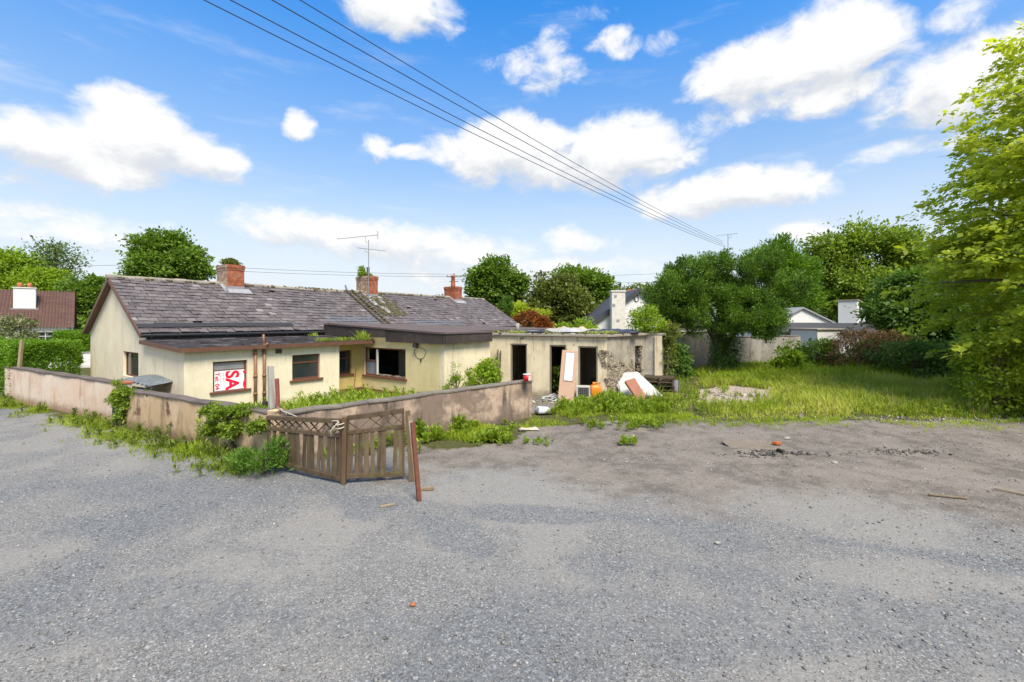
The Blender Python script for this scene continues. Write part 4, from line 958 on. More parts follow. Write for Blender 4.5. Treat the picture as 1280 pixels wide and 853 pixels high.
def drape(name, cx, cy, lx, ly, rz, mat, label, cat, z=2.6, amp=.08, seed=1, n=26):
    """crumpled sheet lying on a roof"""
    rng = np.random.default_rng(seed); i, j = np.meshgrid(np.linspace(-.5, .5, n), np.linspace(-.5, .5, n), indexing='ij')
    x, y = i.ravel(), j.ravel(); h = (vnoise(x*lx*2.2, y*ly*2.2, 1.0, 4, seed)-.25)
    ed = np.minimum(1, np.minimum(.5-np.abs(x), .5-np.abs(y))*9); hh = np.abs(h)*amp*2*ed
    rag = 1 + .25*(vnoise(x*5, y*5, 1, 2, seed+3)-.5)
    V = np.stack([x*lx*rag, y*ly*rag, hh + .006], 1); a = (np.arange(n-1)[:, None]*n + np.arange(n-1)).ravel()
    me = bpy.data.meshes.new(name); me.from_pydata(V.tolist(), [], [(q, q+n, q+n+1, q+1) for q in a]); o = link(name, me, mat, None, True)
    sm = o.modifiers.new('solid', 'SOLIDIFY'); sm.thickness = .01
    o.location = (cx, cy, z); o.rotation_euler.z = rz; return tag(o, label, cat)
M_tarp = simple('blue_black_tarp', (.035, .04, .07), .45, var=.7, scale=4); M_tarp2 = simple('grey_white_sheeting', (.42, .42, .43), .7, var=.6, scale=3); M_tarp3 = simple('buff_sheeting', (.45, .37, .26), .8, var=.5, scale=3)
drape('roof_sheeting', .9, 20.8, 2.2, 1.6, -.35, M_tarp, 'dark blue tarpaulin scrap on the outhouse roof nearest the cottage', 'tarpaulin', seed=2)
drape('roof_sheeting', 2.6, 20.9, 1.7, 1.8, -.3, M_tarp2, 'grey and white torn sheeting across the middle of the outhouse roof', 'tarpaulin', amp=.17, seed=4)
drape('roof_sheeting', 4.4, 20.2, 2.5, 1.7, -.3, M_tarp, 'navy crumpled tarpaulin on the outhouse roof near the green shrub', 'tarpaulin', amp=.13, seed=6)
drape('roof_sheeting', 2.9, 21.8, 2.6, 1.5, -.3, M_tarp3, 'buff coloured rotten sheeting behind the torn grey one on the outhouse roof', 'tarpaulin', amp=.2, seed=9)
o = MB().tube([(.25, 20.5, 2.55), (.25, 20.5, 2.98)], .085, 14).build('vent_pipe', M_concrete, None, True); tag(o, 'short pale vent pipe on the outhouse roof', 'pipe')
# ------------------------------------------------------------------ junk by the outhouse
def at(px, py): return G(px, py)
p = at(707, 503); o = empty('old_door', p, -.30, 'pinkish door leaf with a pale glass panel leaning upright', 'door')
lean = Matrix.Rotation(-.10, 3, 'X') @ Matrix.Rotation(.07, 3, 'Y')
m = simple('pink_beige_door', (.56, .36, .25), .6, var=.12, scale=2)
MB().box(lean @ Vector((0, 0, .98)), (.60, .04, 1.97), lean).build('door_leaf', m, o, bev=.005)
MB().box(lean @ Vector((.03, -.022, 1.36)), (.31, .016, 1.06), lean).build('glass_panel', M_glass_blue, o)
b = MB()
for x, z, sx, sz in ((.03-.165, 1.36, .025, 1.1), (.03+.165, 1.36, .025, 1.1), (.03, 1.9, .35, .025), (.03, .82, .35, .025)): b.box(lean @ Vector((x, -.028, z)), (sx, .02, sz), lean)
b.build('beading', m, o)
p = at(729, 499); o = empty('wire_crate', p, -.15, 'pale grey slotted crate between the pink door and the orange drum', 'crate'); m = simple('pale_grey_plastic', (.46, .45, .41), .6)
b = MB()
for x in (-.24, .24): b.b2((x-.03, -.2, 0), (x+.03, .2, .52))
b.b2((-.21, -.2, 0), (.21, .2, .05)); b.b2((-.21, -.2, .47), (.21, .2, .52)); b.build('case', m, o, bev=.006)
b = MB()
for k in range(5): b.b2((-.21, -.19, .11+k*.075), (.21, -.165, .125+k*.075))
for k in range(5): b.b2((-.15+k*.075, -.186, .05), (-.138+k*.075, -.168, .47))
b.build('bars', M_steel, o); MB().b2((-.2, -.1, .06), (.2, .18, .46)).build('core', M_dark, o)
p = at(744, 499); o = empty('plastic_drum', p, .1, 'orange plastic jerrycan with a round cap beside the crate', 'drum'); m = simple('orange_plastic', (.58, .20, .014), .4, var=.12)
me = MB(); rings = [(.0, .19, .15), (.04, .21, .17), (.44, .21, .17), (.53, .18, .14), (.57, .12, .09)]; k = 16; vs = []
for z, a, bb in rings:
    for j in range(k):
        t = 2*math.pi*j/k; c, s_ = math.cos(t), math.sin(t); q = lambda v: math.copysign(abs(v)**.36, v); vs.append((a*q(c), bb*q(s_), z))
fs = [(i*k+j, i*k+(j+1) % k, (i+1)*k+(j+1) % k, (i+1)*k+j) for i in range(len(rings)-1) for j in range(k)] + [tuple(range(k-1, -1, -1)), tuple((len(rings)-1)*k+j for j in range(k))]
me.add(vs, fs).build('body', m, o, True); MB().tube([(-.05, 0, .57), (-.05, 0, .67)], .07, 14).build('cap', m, o, True)
MB().tube([(-.12, 0, .55), (.0, 0, .645), (.15, 0, .62), (.19, 0, .5)], .022, 8).build('handle', m, o, True)
def slab_on(name, corners, th, mat, label, cat, bev=.03, parts=None):
    a, b_, c_, d_ = [Vector(q) for q in corners]; n = (b_-a).cross(d_-a).normalized()
    o = MB().ext([a, b_, c_, d_], n*th).build(name, mat, None, bev=bev); return tag(o, label, cat)
M_matt = simple('dirty_white_vinyl', (.42, .41, .385), .5, var=.4, scale=3.5)
q = [Vector((C(px, py, Y))) for px, py, Y in ((776, 494, 18.2), (830, 490, 17.9), (797, 467, 19.0), (763, 470, 19.2))]
q[0].z = .05; q[1].z = .03
slab_on('mattress', q, .16, M_matt, 'dirty white mattress slumped against the ruined outhouse corner', 'mattress', .075)
q = [Vector((C(px, py, Y))) for px, py, Y in ((797, 504, 17.1), (808, 500, 17.2), (793, 475, 18.0), (780, 479, 17.9))]
slab_on('cushion', q, .14, simple('brown_vinyl', (.27, .105, .058), .5, var=.25, scale=4), 'long reddish brown cushion leaning on the white mattress', 'cushion', .04)
o = empty('chair_frame', at(768, 498), .2, 'bent tubular metal chair frame with wooden strip beside the mattress', 'chair')
MB().tube([(.25, 0, 0), (.24, .05, .45), (.16, .12, .70), (.0, .16, .78), (-.12, .2, .80)], .014, 8).build('tube_frame', M_steel, o, True); MB().tube([(.38, .35, 0), (.3, .3, .4), (.05, .3, .42), (-.06, .28, .2)], .014, 8).build('tube_frame', M_steel, o, True)
MB().bar((.02, -.05, 0), (-.14, .15, .62), .02, .05).build('wood_strip', M_board, o)
def pallets():
    p = at(838, 492); o = empty('pallet_stack', p + Vector((-.35, .35, 0)), -.32, 'rotten dark pallets and boards stacked behind the mattress', 'pallets'); rng = random.Random(2)
    for lev in range(4):
        z = .05 + lev*.17
        b = MB(lev)
        for k in range(6): b.box((-.0+rng.uniform(-.03, .03), -.5+k*.2, z+.11), (1.25, .12, .022), Matrix.Rotation(rng.uniform(-.06, .06), 3, 'Z') @ Matrix.Rotation(rng.uniform(-.03, .03), 3, 'Y'))
        for x in (-.55, 0, .55): b.box((x, 0, z+.05), (.09, 1.1, .085), Matrix.Rotation(rng.uniform(-.04, .04), 3, 'Z'))
        b.build('pallet', M_rotwood, o)
    MB().box((.64, -.35, .36), (.30, .02, .46), Matrix.Rotation(.1, 3, 'Z')).build('grey_panel', M_lead, o)
M_rotwood = wood('rotten_wood', (.035, .026, .018), (.15, .11, .075), (9, 9, 3), green=.2)
pallets()
o = MB(1).bar(at(815, 491)+Vector((0, 0, .06)), at(858, 496)+Vector((0, 0, .07)), .16, .035).build('plank', M_board); tag(o, 'pale plank lying in the grass in front of the pallet stack', 'plank')
o = MB(1).tube([at(848, 494), at(848, 494)+Vector((.01, 0, 1.02))], .012, 6).build('steel_rod', M_black); tag(o, 'thin black rod standing in the grass by the pallets', 'rod')
p = C(658.5, 474, 14.35); o = empty('paint_tub', (p.x, p.y, 1.195), .3, 'small red and white tub standing on the end of the yard wall', 'tub')
MB().tube([(0, 0, 0), (0, 0, .20)], [.105, .115], 18).build('body', simple('tub_red', (.60, .012, .02), .4), o, True); MB().b2((.02, -.118, .03), (.07, -.10, .18)).build('label', M_white, o); MB().tube([(0, 0, .2), (0, 0, .225)], .122, 18).build('rim', M_white, o, True)
o = empty('leaning_boards', HW(9.93, -8.25, 0), -.2, 'greenish narrow boards standing against the outhouse front wall', 'boards')
o.location = along(OA, OB, .42).to_3d() + Vector((-.05, -.12, 0)); 
for k, x in enumerate((-.05, .07)): MB(k).bar((x, -.06, 0), (x+.03, .07, 1.86-.05*k), .03, .085, up=(0, 1, 0)).build('board', M_mosswood, o)
drape('plastic_bag', *at(679, 517)[:2], .5, .38, .3, simple('white_polythene', (.52, .52, .54), .35, var=.15), 'white plastic bag lying in the weeds past the wall end', 'bag', z=.03, amp=.30, seed=3)
drape('litter_rag', *at(661, 538)[:2], .55, .2, .1, simple('pale_rag', (.52, .45, .36), .9, var=.3), 'crumpled pale rag at the edge of the weeds', 'rag', z=.02, amp=.12, seed=5)
b = MB(7); pc = at(692, 500)
for k in range(46):
    a = b.r.random()*6.28; r_ = .42*b.r.random()**.5; c = pc + Vector((r_*math.cos(a)*1.2, r_*math.sin(a), .04+.22*(1-r_/.42)*b.r.random()))
    b.box(c, (b.r.uniform(.08, .35), .05, .012), Matrix.Rotation(b.r.random()*3, 3, 'Z') @ Matrix.Rotation(b.r.uniform(-.5, .5), 3, 'Y'))
tag(b.build('rubbish_heap', simple('white_scraps', (.56, .55, .53), .8, var=.4)), 'heap of white torn scraps outside the middle doorway', 'rubbish')
def ground_bits():
    o = MB(1).bar(at(1161, 619)+Vector((0, 0, .012)), at(1210, 624)+Vector((0, 0, .014)), .05, .016).build('lath', M_board); tag(o, 'long pale lath lying on the gravel', 'lath')
    o = MB(2).bar(at(1243, 611)+Vector((0, 0, .012)), at(1285, 620)+Vector((0, 0, .012)), .04, .02).build('stick', M_board); tag(o, 'broken stick on the gravel near the leafy tree', 'stick')
    o = MB(2).box(at(484, 633)+Vector((0, 0, .015)), (.24, .03, .025), Matrix.Rotation(.5, 3, 'Z')).build('stick', M_board); tag(o, 'short brown stick on the gravel in front of the fence', 'stick')
    o = MB(3).box(at(534, 612)+Vector((0, 0, .02)), (.26, .10, .04), Matrix.Rotation(.2, 3, 'Z')).build('wood_chunk', M_board); tag(o, 'brown wood chunk on the gravel by the rusty bar', 'wood')
    o = MB(3).box(at(940, 557)+Vector((0, 0, .0)), (1.25, .7, .03), Matrix.Rotation(-.12, 3, 'Z')).build('ground_plate', M_dirtplate, None, bev=.01); tag(o, 'dirt covered plate over a hole in the ground', 'plate')
    o = MB(4).box(at(971, 557)+Vector((0, 0, .06)), (.24, .12, .07), Matrix.Rotation(.6, 3, 'Z') @ Matrix.Rotation(.15, 3, 'Y')).build('brick', M_rust2, None, bev=.012); tag(o, 'lone orange brick beside the dirt covered plate', 'brick')
    rng = random.Random(8)
    for k, (px, py, s, lab) in enumerate(((984, 549, .07, 'white stone behind the lone orange brick'), (1043, 579, .05, 'small white stone on the gravel right of the dark spoil'), (963, 487, .12, 'pale rock on the bare slab in the field'), (1130, 510, .12, 'grey rock at the front edge of the field grass'), (516, 756, .024, 'small reddish stone alone on the open gravel'), (897, 769-90, .028, 'pale flat stone on the open gravel'))):
        v = MB(k); pts = []
        bm = bmesh.new(); bmesh.ops.create_icosphere(bm, subdivisions=2, radius=s)
        for q in bm.verts: q.co = Vector((q.co.x*1.3, q.co.y, q.co.z*.6))*(1+rng.uniform(-.16, .16))
        me = bpy.data.meshes.new('stone'); bm.to_mesh(me); bm.free()
        o = link('stone', me, M_rust2 if k == 4 else M_palestone); o.location = at(px, py) + Vector((0, 0, s*.25)); tag(o, lab, 'stone')
M_dirtplate = simple('dirty_plate', (.20, .16, .12), .95, var=.5, scale=5, bump=.4); M_palestone = simple('pale_stone', (.33, .31, .28), .9, var=.3, scale=8, bump=.3)
ground_bits()
o = empty('low_rail', at(1228, 500), .1, 'low white bent rail half lost in the long grass under the leafy tree', 'rail'); p0 = C(1211, 476, 17.5)-o.location; p1 = C(1252, 472, 18.0)-o.location
MB().tube([(p0.x, p0.y, 0), p0, p1, (p1.x, p1.y, .0)], .03, 8).build('rail_tube', M_white, o, True)
o = MB(3).tube([C(839, 425, 25.5), C(838, 403, 25.5)], [.28, .24], 12).build('rusty_drum', M_rust2, None, True); tag(o, 'rusty orange drum on the wall behind the outhouse', 'drum')

# ------------------------------------------------------------------ neighbours' buildings
M_browntile = simple('brown_roof_tile', (.105, .055, .041), .85, var=.35, scale=2, bump=.2); M_darkslate = simple('dark_slate', (.05, .052, .06), .7, var=.3, scale=2)
def bungalow():
    Y = 45; P = lambda px, py: C(px, py, Y)
    o = empty('tiled_bungalow', tuple(C(91, 401, 45).to_2d())+(0,), R(43), 'white bungalow with brown pantiled roof and wide white chimney beyond the hedge', 'house')
    xr = 0.0; D = 9
    MB().wall((-12, 0), (xr-.1, 0), 0, 2.45, .3, [(9.1, 11.1, .9, 2.0), (4, 6, .9, 2.0)]).build('wall', M_whitewall, o)
    g = MB().wall((xr-.1, 0), (xr-.1, D), 0, 2.45, .3); g.ext([(xr-.1, 0, 2.45), (xr-.1, D, 2.45), (xr-.1, D/2, 6.0)], (-.3, 0, 0)); g.build('wall', M_whitewall, o)
    r = MB(3); rows = 18; ez, rz = 2.42, 6.15
    for i in range(rows):
        for j in range(70):
            x = -12.3 + j*.23; y0 = -.35 + (D/2+.35)*i/rows; y1 = -.35 + (D/2+.35)*(i+1.3)/rows; z0 = ez+(rz-ez)*i/rows; z1 = ez+(rz-ez)*min(1, (i+1.3)/rows)
            if x+.2 > xr+.2: continue
            r.add([(x, y0, z0+.03), (x+.11, y0, z0+.075), (x+.215, y0, z0+.03), (x+.215, y1, z1), (x+.11, y1, z1+.045), (x, y1, z1)], [(0,1,4,5),(1,2,3,4)])
    r.add([(-12.3, D+.3, ez), (xr+.2, D+.3, ez), (xr+.2, D/2, rz), (-12.3, D/2, rz)], [(0,1,2,3)])
    r.build('roof', M_browntile, o)
    c = Vector((-3.4, 0, 0)); t = Vector((0, 0, 6.25))
    ch = MB().b2((c.x-.75, 2.0, 3.9), (c.x+.75, 3.2, t.z)).b2((c.x-.82, 1.93, t.z), (c.x+.82, 3.27, t.z+.08)).build('chimney', M_whitewall, o); 
    for x in (-.35, .3): MB().tube([(c.x+x, 2.6, t.z+.08), (c.x+x, 2.6, t.z+.55)], [.2, .16], 12).build('chimney_pot', M_terracotta, ch, True)
    MB().b2((c.x-.95, 1.9, 4.1), (c.x+.95, 2.0, 4.3)).build('flashing', M_lead, ch)
    for s0 in (-2.9, -8): window(o, (0, 0), (1, 0), (0, 1), s0, s0+2, .9, 2.0, mull=(s0+1.0,), trans=(1.6,), frame_m=M_white, sill_m=M_white)
    return o
bungalow()
def gabled_house():
    Y = 38; o = empty('gabled_house', (10.5, Y, 0), 0, 'white gable ended house with dark bargeboards beyond the outhouse', 'house')
    px = lambda x, y: C(x, y, Y) - o.location
    pk = px(799, 364); el = px(738, 407); W = 4.5; ez = el.z - .25; sl_ = (pk.z-el.z)/(pk.x-el.x)
    g = MB(); g.ext([(pk.x-W, 0, 0), (pk.x+W, 0, 0), (pk.x+W, 0, pk.z-W*sl_), (pk.x, 0, pk.z), (pk.x-W, 0, pk.z-W*sl_)], (0, .3, 0)); g.build('gable_wall', M_whitewall, o)
    for s in (-1, 1):
        MB().wall((pk.x+s*(W-.02), .3 if s > 0 else 10), (pk.x+s*(W-.02), 10 if s > 0 else .3), 0, pk.z-W*sl_-.05, .3).build('side_wall', M_whitewall, o)
        e = (pk.x+s*(W+.3), pk.z-(W+.3)*sl_)
        MB().ext([(pk.x, -.2, pk.z+.02), (e[0], -.2, e[1]+.02), (e[0], -.2, e[1]+.2), (pk.x, -.2, pk.z+.22)], (0, 10.4, 0)).build('roof', M_darkslate, o)
        MB().ext([(pk.x, -.24, pk.z-.16), (e[0], -.24, e[1]-.16), (e[0], -.24, e[1]+.23), (pk.x, -.24, pk.z+.25)], (0, .035, 0)).build('bargeboard', M_darkslate, o)
    a, b_ = px(761.5, 366), px(778, 366); m = simple('flecked_stone_chimney', (.60, .56, .49), .9, var=.35, scale=3, bump=.4)
    ch = MB().b2((a.x, -1.0, 0), (b_.x, -.25, a.z)).b2((a.x-.06, -1.06, a.z), (b_.x+.06, -.2, a.z+.12)).build('chimney_breast', m, o, bev=.02)
    mk = MB()
    for (ux, uy) in ((766, 371), (764, 382), (769, 401)): q = px(ux, uy); mk.b2((q.x-.1, -1.03, q.z-.1), (q.x+.1, -1.0, q.z+.1))
    mk.build('vents', M_lead, ch)
    q = px(795.5, 373); rg = MB().tube([(q.x+.17*math.cos(t), -.03, q.z+.24*math.sin(t)) for t in np.linspace(0, 2*math.pi, 17)], .06, 6); rg.build('round_vent', M_steel, o)
    MB().b2((1.9, 11.0, 4.5), (3.7, 11.5, 6.46)).build('rear_roof', M_terracotta, o)
gabled_house()
def flat_bungalow():
    Y = 33; o = empty('flat_roofed_house', (21, Y, 0), 0, 'low white house with flat grey roof, white gable and square chimney beyond the field', 'house')
    px = lambda x, y, yy=Y: C(x, y, yy) - o.location
    a, b_ = px(940, 404), px(1083, 404)
    MB().b2((a.x, .2, 0), (b_.x, 7, 2.3)).build('wall', M_whitewall, o)
    MB().b2((a.x-.1, -.2, 2.302), (b_.x+.6, 7.3, px(0, 404).z)).build('roof', simple('grey_flat_roof', (.09, .095, .11), .7, var=.2), o)
    c0, c1 = px(1061, 376), px(1091, 376); ch = MB().box(((c0.x+c1.x)/2, 1.2, 2.8), (1.15, 1.15, 2*(c0.z-2.8)), Matrix.Rotation(-.75, 3, 'Z')).build('chimney', M_whitewall, o, bev=.02)
    MB().box(((c0.x+c1.x)/2, 1.2, c0.z+.06), (1.25, 1.25, .1), Matrix.Rotation(-.75, 3, 'Z')).build('chimney_cap', M_concrete, ch)
    y2 = 12.0; p = [px(x, y, Y+y2) for x, y in ((968, 404), (1040, 404), (1003, 386))]
    MB().ext([(p[0].x, y2, 0), (p[1].x, y2, 0), (p[1].x, y2, p[1].z), (p[2].x, y2, p[2].z), (p[0].x, y2, p[0].z)], (0, 5, 0)).build('gable_block', M_whitewall, o)
    for s in (0, 1):
        e = p[s]; d = .35 if s else -.35
        MB().ext([(p[2].x, y2-.2, p[2].z), (e.x+d, y2-.2, e.z-.15), (e.x+d, y2-.2, e.z+.0), (p[2].x, y2-.2, p[2].z+.16)], (0, 5.4, 0)).build('gable_roof', M_lead, o)
flat_bungalow()
sh = empty('cream_shed', C(1038, 460, 31.0), .25, 'small cream shed with slanting roof edge between the field wall and brown mound', 'shed'); sh.location.z = 0
MB().wall((-1.1, 0), (1.1, 0), 0, 2.45, .2, [(.0+1.0, 1.9, 0, 1.75)]).build('front_wall', M_whitewall, sh); MB().b2((-1.1, .2, 0), (1.1, 2.2, 2.45)).build('body', M_whitewall, sh); MB().b2((-1.2, -.1, 2.452), (1.2, 2.3, 2.56)).build('roof', M_concrete, sh, bev=.02)
free_wall('field_wall', (8.6, 28.0), (13.2, 29.6), 2.35, 2.3, .25, M_fieldwall if 'M_fieldwall' in globals() else M_yard_wall, M_coping_light, 'grey rendered wall behind the dark yew tree', seed=12)
free_wall('field_wall', (13.4, 29.7), (19.4, 30.6), 1.95, 2.05, .25, M_fieldwall, M_coping_light, 'mottled grey garden wall reaching from the yew to the cream shed', seed=13)
o = empty('white_lean_to', C(872, 411, 31), 0, 'white rendered lean-to with rusty roof edge showing above the grey wall', 'outbuilding'); o.location.z = 0
MB().b2((-2.0, 0, 0), (2.4, 2.5, 2.75)).build('wall', M_whitewall, o); MB().b2((-2.2, -.15, 2.752), (2.6, 2.7, 2.95)).build('roof', simple('rusty_tin', (.20, .13, .10), .8, var=.6, scale=3), o)
gw = free_wall('garden_wall', (-30.6, 30), (-20, 30.4), .95, .95, .25, M_whitewall, M_concrete, 'low cream garden wall across the neighbour lawn', seed=2)
o = MB(2).bar(C(24, 462, 17.5), C(27.5, 425, 17.5), .09, .09).build('hedge_stake', M_board); tag(o, 'pale wooden stake standing in the hedge behind the pink wall', 'stake')
# ------------------------------------------------------------------ vegetation
L_mid = leaf_mat('mid_green_leaf', (.060, .12, .014), (.22, .35, .036), .42)
L_dark = leaf_mat('dark_green_leaf', (.042, .095, .015), (.16, .28, .038), .38)
L_yew = leaf_mat('yew_needles', (.040, .088, .012), (.19, .335, .034), .34)
L_lime = leaf_mat('lime_leaf', (.19, .28, .018), (.50, .57, .050), .52, hue=(.68, .62, .07))
L_bright = leaf_mat('bright_shrub_leaf', (.12, .21, .012), (.38, .52, .040), .45)
L_olive = leaf_mat('olive_leaf', (.075, .10, .018), (.23, .275, .055), .38)
L_airy = leaf_mat('pale_ash_leaf', (.07, .115, .03), (.22, .30, .09), .42)
L_copper = leaf_mat('copper_leaf', (.13, .038, .010), (.33, .115, .022), .3)
L_hedge = leaf_mat('hedge_leaf', (.055, .13, .008), (.21, .38, .022), .4)
L_ivy = leaf_mat('ivy_leaf', (.045, .09, .012), (.18, .28, .035), .35)
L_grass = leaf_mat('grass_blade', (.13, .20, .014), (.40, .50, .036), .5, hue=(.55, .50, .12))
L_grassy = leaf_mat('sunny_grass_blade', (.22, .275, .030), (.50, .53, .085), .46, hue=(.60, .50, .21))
L_ivygreen = leaf_mat('fresh_ivy', (.06, .11, .010), (.30, .42, .04), .4, hue=(.46, .46, .09))
L_maple = leaf_mat('maple_leaf', (.085, .15, .014), (.32, .43, .045), .45)
L_straw = leaf_mat('dry_stalk', (.22, .15, .07), (.50, .40, .20), .3)
L_weed = leaf_mat('weed_leaf', (.075, .14, .012), (.36, .48, .045), .43, hue=(.48, .42, .13))
L_brown = leaf_mat('dead_ivy', (.13, .075, .035), (.40, .24, .11), .2)
L_verge = leaf_mat('verge_weed', (.045, .075, .014), (.26, .33, .045), .42, hue=(.38, .28, .11))
L_dkweed = leaf_mat('fern_leaf', (.050, .12, .015), (.19, .34, .04), .4)

def sample_ell(rng, ells, n, lo=.55):
    """points in the outer shell of a set of ellipsoids ((cx, cy, cz), (rx, ry, rz))"""
    vol = np.array([e[1][0]*e[1][1]*e[1][2] for e in ells])**.8; pick = rng.choice(len(ells), n, p=vol/vol.sum())
    d = unit(rng.normal(size=(n, 3))); r = lo + (1-lo)*rng.random(n)**.6
    c = np.array([e[0] for e in ells], float)[pick]; a = np.array([e[1] for e in ells], float)[pick]
    p = c + d*a*r[:, None]
    for c2, a2 in ells:                            # drop points deep inside a neighbouring lobe
        q = np.linalg.norm((p-np.array(c2))/np.array(a2), axis=1); p = p[q > .5] if len(p) > 10 else p
    return p
def crown_leaves(rng, cl, rad, per, size, flat=.6, droop=.0, up=.7, aspect=.55, style='broad', out_c=None, jit=.35):
    lv = Leaves(); n = len(cl)*per; k = np.repeat(np.arange(len(cl)), per)
    rr = np.broadcast_to(rad, (len(cl),))[k][:, None]
    off = np.clip(rng.normal(size=(n, 3)), -1.75, 1.75)*np.array([.5, .5, .5*flat]); P = cl[k] + off*rr
    cv = rng.random(len(cl)); var = np.clip(.15 + .45*cv[k] + (jit+.12)*(rng.random(n)-.3), 0, 1)
    cen = cl.mean(0) if out_c is None else np.array(out_c); o = unit(cl[k]-cen + off*rr*.8)
    if style == 'needle':
        D = unit(off)*.5 + o*.3 + np.array([0, 0, .6]) + rng.normal(size=(n, 3))*.4; N = unit(off)*1.0 + o*.3 + np.array([0, 0, .3]) + rng.normal(size=(n, 3))*.3
    else:
        D = unit(off)*.6 + o*.4 + rng.normal(size=(n, 3))*.5 + np.array([0, 0, -droop]); N = np.array([0, 0, up]) + o*.35 + unit(off)*.55 + rng.normal(size=(n, 3))*.38
    s = size*np.exp(rng.normal(0, .25, n)); return lv.add(P, D, N, s, s*aspect, var)
def limb_mesh(rng, base, h, r0, targets, lean=(0, 0), start=.25):
    b = MB(int(rng.integers(1e6))); base = np.array(base, float); top = base + np.array([lean[0], lean[1], h])
    tr = lambda t: base + (top-base)*t + np.array([.12*r0*math.sin(t*7), .12*r0*math.cos(t*5), 0])*2
    b.tube([tr(0)-[0, 0, .15], tr(.04), tr(.2), tr(.4), tr(.6), tr(.8), tr(1)], [r0*1.45, r0*1.15, r0*.95, r0*.8, r0*.6, r0*.4, r0*.15], 10)
    for q in targets:
        f = np.clip((q[2]-base[2])/h*rng.uniform(.4, .75), start*.6, .92); p = tr(f); r = r0*(1-f)*.55+.012*1
        m1 = p*.65 + q*.35 + np.array([0, 0, .10*np.linalg.norm(q-p)]) + rng.normal(size=3)*.05; m2 = p*.3+q*.7 + np.array([0, 0, .07*np.linalg.norm(q-p)]) + rng.normal(size=3)*.06
        b.tube([p, m1, m2, q], [r, r*.7, r*.45, r*.15], 6, cap=False)
    return b
def tree(name, label, cat, x, y, h, r0, ells, ncl, per, size, mat, seed, rad=.8, group=None, bark=None, nlimb=16, style='broad', flat=.6, droop=0, up=.7, lean=(0, 0), z0=0, lo=.5, aspect=.55, jit=.35, trunk=True):
    """ells relative to the tree base"""
    rng = np.random.default_rng(seed); o = empty(name, (x, y, z0), 0, label, cat, group)
    cl = sample_ell(rng, ells, ncl, lo); cl = cl[cl[:, 2] > .12]
    rd = rad*np.exp(rng.normal(0, .25, len(cl)))
    crown_leaves(rng, cl, rd, per, size, flat, droop, up, aspect, style, None, jit).build('crown' if trunk else 'foliage', mat, o)
    t = cl[rng.choice(len(cl), min(nlimb, len(cl)), replace=False)]
    limb_mesh(rng, (0, 0, 0), h, r0, t, lean).build('trunk' if trunk else 'stems', bark or M_bark, o, True)
    return o
def shrub(name, label, cat, x, y, ells, ncl, per, size, mat, seed, rad=.35, **kw):
    hh = max(e[0][2]+e[1][2]*.6 for e in ells); return tree(name, label, cat, x, y, hh, .03+.015*hh, ells, ncl, per, size, mat, seed, rad, trunk=False, nlimb=10, **kw)
def pxw(px, Y): return (px-CX)/F*Y
def pz(py, Y): return CAMH-(py-HY)*Y/F

# big leafy tree on the right edge
def right_tree():
    ox, oy = 21.5, 15.2
    ells = [((-1.2, 0, 4.2), (4.9, 4.6, 3.4)), ((-.9, 0, 7.0), (4.7, 4.4, 3.2)), ((-.3, 0, 9.6), (4.6, 4.2, 3.0)), ((.8, 0, 12.4), (4.2, 4, 2.8)), ((-1.3, -.8, 2.2), (3.1, 2.8, 2.1)), ((-2.2, -.5, 5.4), (3.2, 3.4, 3.2))]
    rng = np.random.default_rng(21); o = empty('leafy_tree', (ox, oy, 0), 0, 'tall lime green broadleaf tree with tiered sprays at the gravel edge', 'tree')
    cl = sample_ell(rng, ells, 1500, .66); cl = cl[(cl[:, 2] > .3)]
    # sprays reach outwards and droop a little
    cen = np.array([.5, 0, 6.5]); d = cl-cen; d[:, 2] *= .15; d = unit(d)
    lv = Leaves(); per = 96; n = len(cl)*per; k = np.repeat(np.arange(len(cl)), per)
    t = rng.random(n)**.8; side = unit(np.cross(d, [0, 0, 1.0])); L = (1.0*np.exp(rng.normal(0, .3, len(cl))))[k]
    wob = rng.normal(size=n)*.30*(1.15-t); vert = rng.normal(size=n)*.07
    P = cl[k] + d[k]*(t*L*1.25-.35)[:, None] + side[k]*(wob*L)[:, None]; P[:, 2] += vert - .22*t**2*L + .1*rng.normal(size=n)*.4
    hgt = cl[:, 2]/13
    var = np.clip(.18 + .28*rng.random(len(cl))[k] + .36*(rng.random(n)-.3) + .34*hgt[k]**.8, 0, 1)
    D = d[k]*.7 + side[k]*np.sign(wob)[:, None]*.6 + rng.normal(size=(n, 3))*.3 + np.array([0, 0, -.25]); N = np.array([0, 0, .8]) + d[k]*.35 + rng.normal(size=(n, 3))*.55
    s = .15*np.exp(rng.normal(0, .36, n)); lv.add(P, D, N, s, s*.62, var, .06); lv.build('crown', L_lime, o)
    tg = cl[rng.choice(len(cl), 46, replace=False)]
    lb = limb_mesh(rng, (0, 0, 0), 12.5, .30, tg, start=.12)
    b = lb                                          # thin twigs carrying the outer sprays
    for q in rng.choice(len(cl), 260, replace=False):
        p = cl[q]; e = p + d[q]*.9 + np.array([0, 0, -.12]); b.tube([p - d[q]*.8 - np.array([0, 0, .1]), p, e], [.014, .010, .004], 5, cap=False)
    b.build('trunk', M_bark2, o, True)
right_tree()
